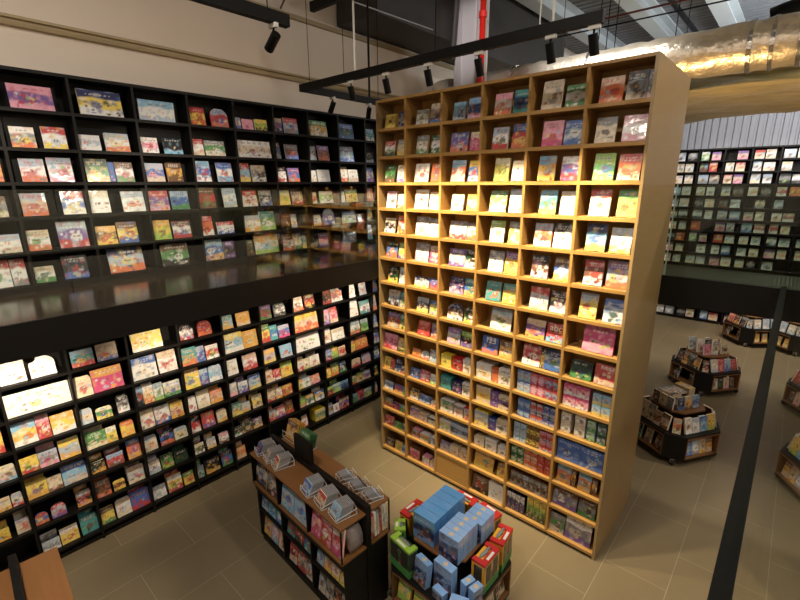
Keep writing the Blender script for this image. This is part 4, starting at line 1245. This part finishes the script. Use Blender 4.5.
# ---------------------------------------------------------------- track lighting
def spot_head(loc, target, label, grp):
    root = empty('spotlight', loc, 0, label, 'spotlight', grp)
    d = (Vector(target) - Vector(loc)).normalized()
    MB().box(-.045, -.015, -.03, .045, .015, 0).build('adapter', M['wire'], root)
    MB().tube([(0, 0, -.03), (0, 0, -.085)], .009, 8).build('stem', M['blackmetal'], root)
    p = Vector((0, 0, -.10)); a = p - d * .04; b = p + d * .11
    can = MB().tube([a, b], .036, 16).build('lamp_can', M['blackmetal'], root, smooth=False)
    MB().tube([b, b + d * .002], .028, 16).build('lens', M['lens'], can)
    return Vector(loc) + b + d * .02, d
TZ = 5.405
trk = empty('lighting_track', (0, 0, 0), 0, 'long black lighting track hanging in front of the oak bookcase', 'lighting track')
MB().box(-5.09, 3.77, TZ - .045, -1.33, 3.825, TZ + .04).build('rail', M['blackmetal'], trk)
MB().box(-5.09, 3.83, TZ - .045, -5.03, 5.35, TZ + .04).build('rail', M['blackmetal'], trk)
for x, y, rr in ((-4.90, 3.8, .004), (-4.06, 3.8, .012), (-4.25, 3.8, .004), (-1.84, 3.8, .006), (-1.73, 3.8, .01)):
    MB().tube([(x, y, TZ + .05), (x, y, 8.1)], rr, 6).build('hanger', M['wire'] if rr > .005 else M['blackmetal'], trk)
MB().tube([(-5.06, 5.2, TZ + .05), (-5.06, 5.2, 8.1)], .005, 6).build('hanger', M['blackmetal'], trk)
trk2 = empty('lighting_track', (0, 0, 0), 0, 'black lighting track above the walkway at the upper left', 'lighting track')
MB().box(-3.19, -2.5, TZ - .045, -3.13, 2.27, TZ + .04).build('rail', M['blackmetal'], trk2)
for y in (-1.0, .9, 2.1): MB().tube([(-3.16, y, TZ + .04), (-3.16, y, 8.1)], .005, 6).build('hanger', M['blackmetal'], trk2)
trk3 = empty('lighting_track', (0, 0, 0), 0, 'short black lighting track end high above the walkway', 'lighting track')
MB().box(-4.70, 3.70, 6.17, -2.4, 3.76, 6.27).build('rail', M['blackmetal'], trk3)
for x in (-4.6, -2.6): MB().tube([(x, 3.73, 6.27), (x, 3.73, 8.1)], .005, 6).build('hanger', M['blackmetal'], trk3)
o = MB().tube([(-4.44, 4.4, 5.30), (-4.44, 4.4, 8.1)], .014, 8).build('hanging_rod', M['blackmetal'])
setp(o, 'thin black rod hanging down by the oak bookcase left edge', 'rod')

def spot(name, loc, d, energy, col, size, blend, radius=.04):
    l = bpy.data.lights.new(name, 'SPOT'); l.energy = energy; l.color = col; l.spot_size = R(size); l.spot_blend = blend; l.shadow_soft_size = radius
    o = bpy.data.objects.new(name, l); COL.objects.link(o); o.location = loc
    o.rotation_euler = Vector(d).to_track_quat('-Z', 'Y').to_euler()
    return o
WARM = (1.0, 0.81, 0.51); WARM2 = (1.0, 0.86, 0.68)
for i, (x, e) in enumerate(((-4.133, 1), (-3.574, 1), (-2.999, 1), (-2.412, 1), (-1.736, 1), (-1.394, .6))):
    tgt = (x - .1 + .05 * i, 4.6, 3.15)
    p, d = spot_head((x, 3.8, TZ - .045), tgt, '%s black spotlight along the track before the oak bookcase' % ORD[i], 'spotlights on the track before the oak bookcase')
    spot('track_spot', p, d, OAK_E * e, WARM, 58, .75)
# upper black shelves: heads on the left track and on its leg
for i, (y, t_) in enumerate(((2.14, (-5.75, 2.4, 3.9)), (.3, (-5.75, .75, 3.9)), (-.6, (-4.1, -.1, 1.2)))):
    p, d = spot_head((-3.16, y, TZ - .045), t_, '%s black spotlight from the end of the upper left track' % ORD[i], 'spotlights on the upper left track')
    spot('track_spot', p, d, UP_E * (2.2 if i == 2 else 1), WARM2, 30 if i == 2 else 54, .8)
for i, y in enumerate((4.3, 5.0)):
    p, d = spot_head((-5.06, y, TZ - .045), (-5.8, y - .1 + .5 * i, 4.0), '%s black spotlight on the track leg beside the oak bookcase' % ORD[i], 'spotlights on the track leg')
    spot('track_spot', p, d, UP_E * .35, WARM2, 60, .8)
# lamps under the walkway
for i, (y, e) in enumerate(((.52, 2.2), (1.95, 1.3), (3.1, .7), (4.05, 1.5), (5.15, 1.4))):
    root = empty('downlight', (-4.72, y, 2.86), 0, 'black can lamp under the walkway, %s from the near end' % ORD[i], 'lamp', 'can lamps under the walkway')
    MB().tube([(0, 0, 0), (0, 0, -.05)], .012, 8).build('stem', M['blackmetal'], root)
    d = (Vector((-5.78, y, 1.75)) - Vector((-4.72, y, 2.80))).normalized()
    a = Vector((0, 0, -.06)) - d * .03; b = a + d * .10
    MB().tube([a, b], .04, 14).build('lamp_can', M['blackmetal'], root)
    spot('under_spot', Vector((-4.72, y, 2.86)) + b + d * .02, d, LOW_E * e, (1.0, .83, .6), 84, .9)

# ---------------------------------------------------------------- ducts and services
M['redpipe'] = mat('dark_red_paint', (86, 34, 30), .5)
def duct(name, label, path, r, m, n=22, squash=1.0, wob=.012, sd=3):
    q = random.Random(sd); vs = []; fs = []
    path = [Vector(p) for p in path]
    for i, p in enumerate(path):
        d = (path[min(i + 1, len(path) - 1)] - path[max(i - 1, 0)]).normalized(); a = d.cross(Vector((0, 0, 1))).normalized(); b = a.cross(d)
        for k in range(n):
            t = 2 * math.pi * k / n; rr = r * (1 + q.uniform(-wob, wob) / r)
            vs.append(p + a * rr * math.cos(t) + b * rr * squash * math.sin(t))
    for i in range(len(path) - 1):
        for k in range(n): fs.append((i * n + k, i * n + (k + 1) % n, (i + 1) * n + (k + 1) % n, (i + 1) * n + k))
    fs.append(tuple(range(n - 1, -1, -1))); fs.append(tuple((len(path) - 1) * n + k for k in range(n)))
    o = MB().add(vs, fs).build(name, m, smooth=True)
    setp(o, label, 'duct')
    return o
dp = [(-5.9 + i * .12, 7.9, 5.92) for i in range(0, 62)]
d1 = duct('hanging_foil_duct', 'round silver foil duct running level above the oak bookcase', dp, .30, M['foil'], wob=.016)
for i, x in enumerate((-.85, -.62, -.35, -.18, .1, -2.9, -4.2)):
    MB().tube([(x, 7.9, 5.92), (x + .045, 7.9, 5.92)], .318, 24).build('tape_band', M['tape'], d1, smooth=False)
for x in (-5.0, -3.4, -1.6, .4): MB().tube([(x, 7.9, 6.2), (x, 7.9, 8.1)], .006, 6).build('hanger', M['blackmetal'], d1)
# wide wrapped duct behind, sagging folds
vs = []; fs = []; q = random.Random(4); nx, ny = 60, 20
for j in range(ny + 1):
    for i in range(nx + 1):
        x = -3.6 + 7 * i / nx; y = 8.35 + 3.6 * j / ny
        z = 5.45 + .06 * abs(math.sin(x * 1.1 + y * 2.6)) + .05 * abs(math.sin(x * .7 - y * 2.9 + 1)) - .05 * math.exp(-((y - 10.9 + .3 * x) / .25) ** 2) + q.uniform(-.006, .006)
        vs.append((x, y, z))
for j in range(ny):
    for i in range(nx):
        a = j * (nx + 1) + i; fs.append((a, a + 1, a + nx + 2, a + nx + 1))
nb = len(vs)
vs += [(x, y, z + .4) for x, y, z in vs[:nb]]
fs += [tuple(nb + k for k in reversed(f)) for f in fs]
o = MB().add(vs, fs).build('hanging_foil_wrapped_duct', M['foil2'], smooth=True)
setp(o, 'broad sagging foil-wrapped duct beyond the round silver duct', 'duct')
# dark box duct high on the left, black flexible hose on the right
o = MB().box(-6.0, 5.25, 6.63, -5.1, 12.0, 7.9).build('box_duct', M['dark'], bevel=.01)
setp(o, 'dark rectangular air duct high along the beige wall', 'duct')
o = duct('hanging_black_hose_duct', 'thick black flexible duct above the silver duct at right', [(-.75 + .15 * i, 8.7, 6.42 + .012 * i + .05 * math.sin(i * .5)) for i in range(24)], .13, M['blackmetal'], n=14, wob=.004)
for nm, lab, pts, rr, mm in (
    ('hanging_steel_conduit', 'pale steel conduit pipe crossing high above the walkway', [(-4.9, 4.6, 6.55), (-4.8, 6.2, 6.55)], .009, 'steelpaint'),
    ('hanging_brace', 'grey diagonal steel brace left of the column', [(-4.98, 7.0, 6.3), (-4.86, 7.0, 8.0)], .05, 'dark'),
    ('hanging_branch_pipe', 'thin dark red sprinkler pipe crossing under the roof', [(-4.4, 9.3, 7.1), (3.5, 9.3, 7.1)], .018, 'redpipe'),
    ('roof_cable', 'thin black cable strung across under the roof beams', [(-5.5, 11.4, 7.6), (3.5, 11.4, 7.55)], .016, 'blackmetal'),
    ('cable_tray', 'black cable tray running along under the roof beams', [(-2.55, 9.2, 7.62), (-2.50, 15.5, 7.62)], .05, 'blackmetal'),
    ('wall_conduit', 'thin dark conduit running down from roof to beige wall', [(-6.0, 4.2, 6.62), (-5.0, 4.5, 7.9)], .012, 'redpipe')):
    setp(MB().tube(pts, rr, 8).build(nm, M[mm]), lab, 'conduit')
for i, (x, y, z0) in enumerate(((-3.35, 9.4, 6.0), (-3.2, 9.4, 6.0), (-3.05, 9.4, 6.0), (-2.2, 10.0, 6.1), (-.6, 11.0, 6.2), (-4.9, 6.4, 6.2), (-4.75, 6.2, 6.2))):
    setp(MB().tube([(x, y, z0), (x, y, 8.1)], .008, 6).build('hanger_wire', M['blackmetal']), 'thin black hanger wire dropping from the roof deck', 'wire', 'hanger wires below the roof')

# ---------------------------------------------------------------- light
w = bpy.data.worlds.new('world'); SC.world = w; w.use_nodes = True
w.node_tree.nodes['Background'].inputs[0].default_value = (.75, .78, .85, 1); w.node_tree.nodes['Background'].inputs[1].default_value = .02
def area(name, loc, tgt, e, col, sx, sy):
    l = bpy.data.lights.new(name, 'AREA'); l.shape = 'RECTANGLE'; l.size = sx; l.size_y = sy; l.energy = e; l.color = col
    o = bpy.data.objects.new(name, l); COL.objects.link(o); o.location = loc
    o.rotation_euler = (Vector(tgt) - Vector(loc)).to_track_quat('-Z', 'Y').to_euler(); return o
# high bay lamps added out of view for overall brightness
for x, y, e in ((-2.3, -.6, 1.0), (2.6, 3.0, 1.0), (2.6, 8.5, 1.0), (.2, 12.3, 1.1)):
    root = empty('added_high_bay_lamp', (x, y, 7.45), 0, 'added high bay lamp hanging unseen below the roof deck', 'lamp', 'added high bay lamps')
    MB().box(-.5, -.15, 0, .5, .15, .08).build('lamp_body', M['steelpaint'], root)
    MB().tube([(0, 0, .08), (0, 0, .65)], .01, 6).build('hanger', M['blackmetal'], root)
    area('high_bay_fill', (x, y, 7.43), (x, y, 0), AMB_E * e, (1.0, .90, .78), 1.0, .3)
for i, (x, y) in enumerate(((-3.3, 3.6), (-1.0, 3.0))):  # can lamps added above the view to brighten the floor
    root = empty('added_can_lamp', (x, y, 7.4), 0, 'added unseen can lamp below the roof aimed at the floor before the oak bookcase', 'lamp', 'added can lamps above the shop floor')
    MB().tube([(0, 0, 0), (0, 0, -.2)], .06, 16).build('lamp_can', M['blackmetal'], root)
    MB().tube([(0, 0, 0), (0, 0, .7)], .006, 6).build('hanger', M['blackmetal'], root)
    spot('floor_fill', (x, y, 7.18), (0, 0, -1), FLOOR_E, WARM2, 24, .8, .08)
root = empty('added_can_lamp', (-3.2, 4.6, 7.4), 0, 'added unseen can lamp below the roof aimed at the grey steel column', 'lamp', 'added can lamps above the shop floor')  # unseen lamp added to brighten the column
MB().tube([(0, 0, 0), (-.08, .1, -.08)], .06, 16).build('lamp_can', M['blackmetal'], root)
MB().tube([(0, 0, 0), (0, 0, .7)], .006, 6).build('hanger', M['blackmetal'], root)
spot('column_fill', (-3.32, 4.75, 7.28), (-1.5, 2.5, -.6), 260, (1, .95, .92), 30, .9, .08)
# added area light, no visible source, brightening the roof at the back right
area('roof_fill', (1.5, 12.0, 5.9), (-1.5, 12.8, 8.1), ROOF_E, (.86, .93, 1.0), 1.6, 1.6)
# hidden lamps added to warm the silver duct; warm spots on the far shelves
for i, (x, tx) in enumerate(((-1.75, 1.1), (2.3, -1.6))):
    root = empty('added_uplight', (x, 6.5, 3.105), 0, ('added fill lamp hidden on the bridge behind the oak bookcase', 'added fill lamp out of view on the bridge at far right')[i], 'lamp', 'added fill lamps on the bridge')
    MB().tube([(0, 0, 0), (0, 0, .03)], .07, 16).build('base', M['blackmetal'], root)
    MB().tube([(0, 0, .03), (tx * .03, .04, .13)], .04, 14).build('lamp_can', M['blackmetal'], root)
    spot('duct_fill', (x + tx * .05, 6.56, 3.27), (tx, 1.5, 2.5), DUCT_E * 1.6, (1.0, .62, .24), 95, .8, .05)
root = empty('added_duct_lamp', (-2.9, 6.3, 7.5), 0, 'added black can lamp, unseen under the roof aimed down at the silver duct', 'lamp')  # unseen lamp added to light the duct from above
MB().tube([(0, 0, 0), (0, .06, -.12)], .05, 14).build('lamp_can', M['blackmetal'], root)
MB().tube([(0, 0, 0), (0, 0, .6)], .006, 6).build('hanger', M['blackmetal'], root)
spot('duct_fill_white', (-2.9, 6.38, 7.35), (.15, 1.4, -1.25), DUCT_E * 2.2, (1.0, .96, .9), 75, .8, .05)
for x in (-2.0, -.6, .8):
    spot('far_spot', (x, 14.3, 5.6), (0, 1.7, -1.5), FAR_E, WARM2, 80, .8, .06)
    spot('far_floor_spot', (x, 12.6, 5.2), (-.2, 2.9, -4.6), FAR_E * 2.5, WARM2, 50, .7, .06)
    spot('far_floor_spot', (x, 12.2, 5.2), (-.3, .9, -5), FAR_E * 3, WARM2, 44, .6, .06)

# ---------------------------------------------------------------- camera
cam = bpy.data.cameras.new('camera'); co = bpy.data.objects.new('camera', cam); COL.objects.link(co)
cam.sensor_width = 36; cam.lens = 440.7 / 800 * 36; cam.clip_start = .02; cam.clip_end = 100
yaw, pit, rol = R(-41.73), R(14.76), R(-.31)
F = Vector((math.sin(yaw) * math.cos(pit), math.cos(yaw) * math.cos(pit), -math.sin(pit)))
Rt = Vector((math.cos(yaw), -math.sin(yaw), 0)); Up = Rt.cross(F)
R2 = Rt * math.cos(rol) + Up * math.sin(rol); U2 = -Rt * math.sin(rol) + Up * math.cos(rol)
mw = Matrix((R2, U2, -F)).transposed().to_4x4(); mw.translation = (0, 0, 4.2)
co.matrix_world = mw
SC.camera = co
vs_ = SC.view_settings
SC.display_settings.display_device = 'sRGB'
vs_.view_transform = 'Standard'; vs_.look = 'None'; vs_.gamma = 1; vs_.use_curve_mapping = False; vs_.exposure = EXPO
SC.cycles.transparent_max_bounces = 24
SC.cycles.max_bounces = 8
SC.cycles.sample_clamp_indirect = 4.0
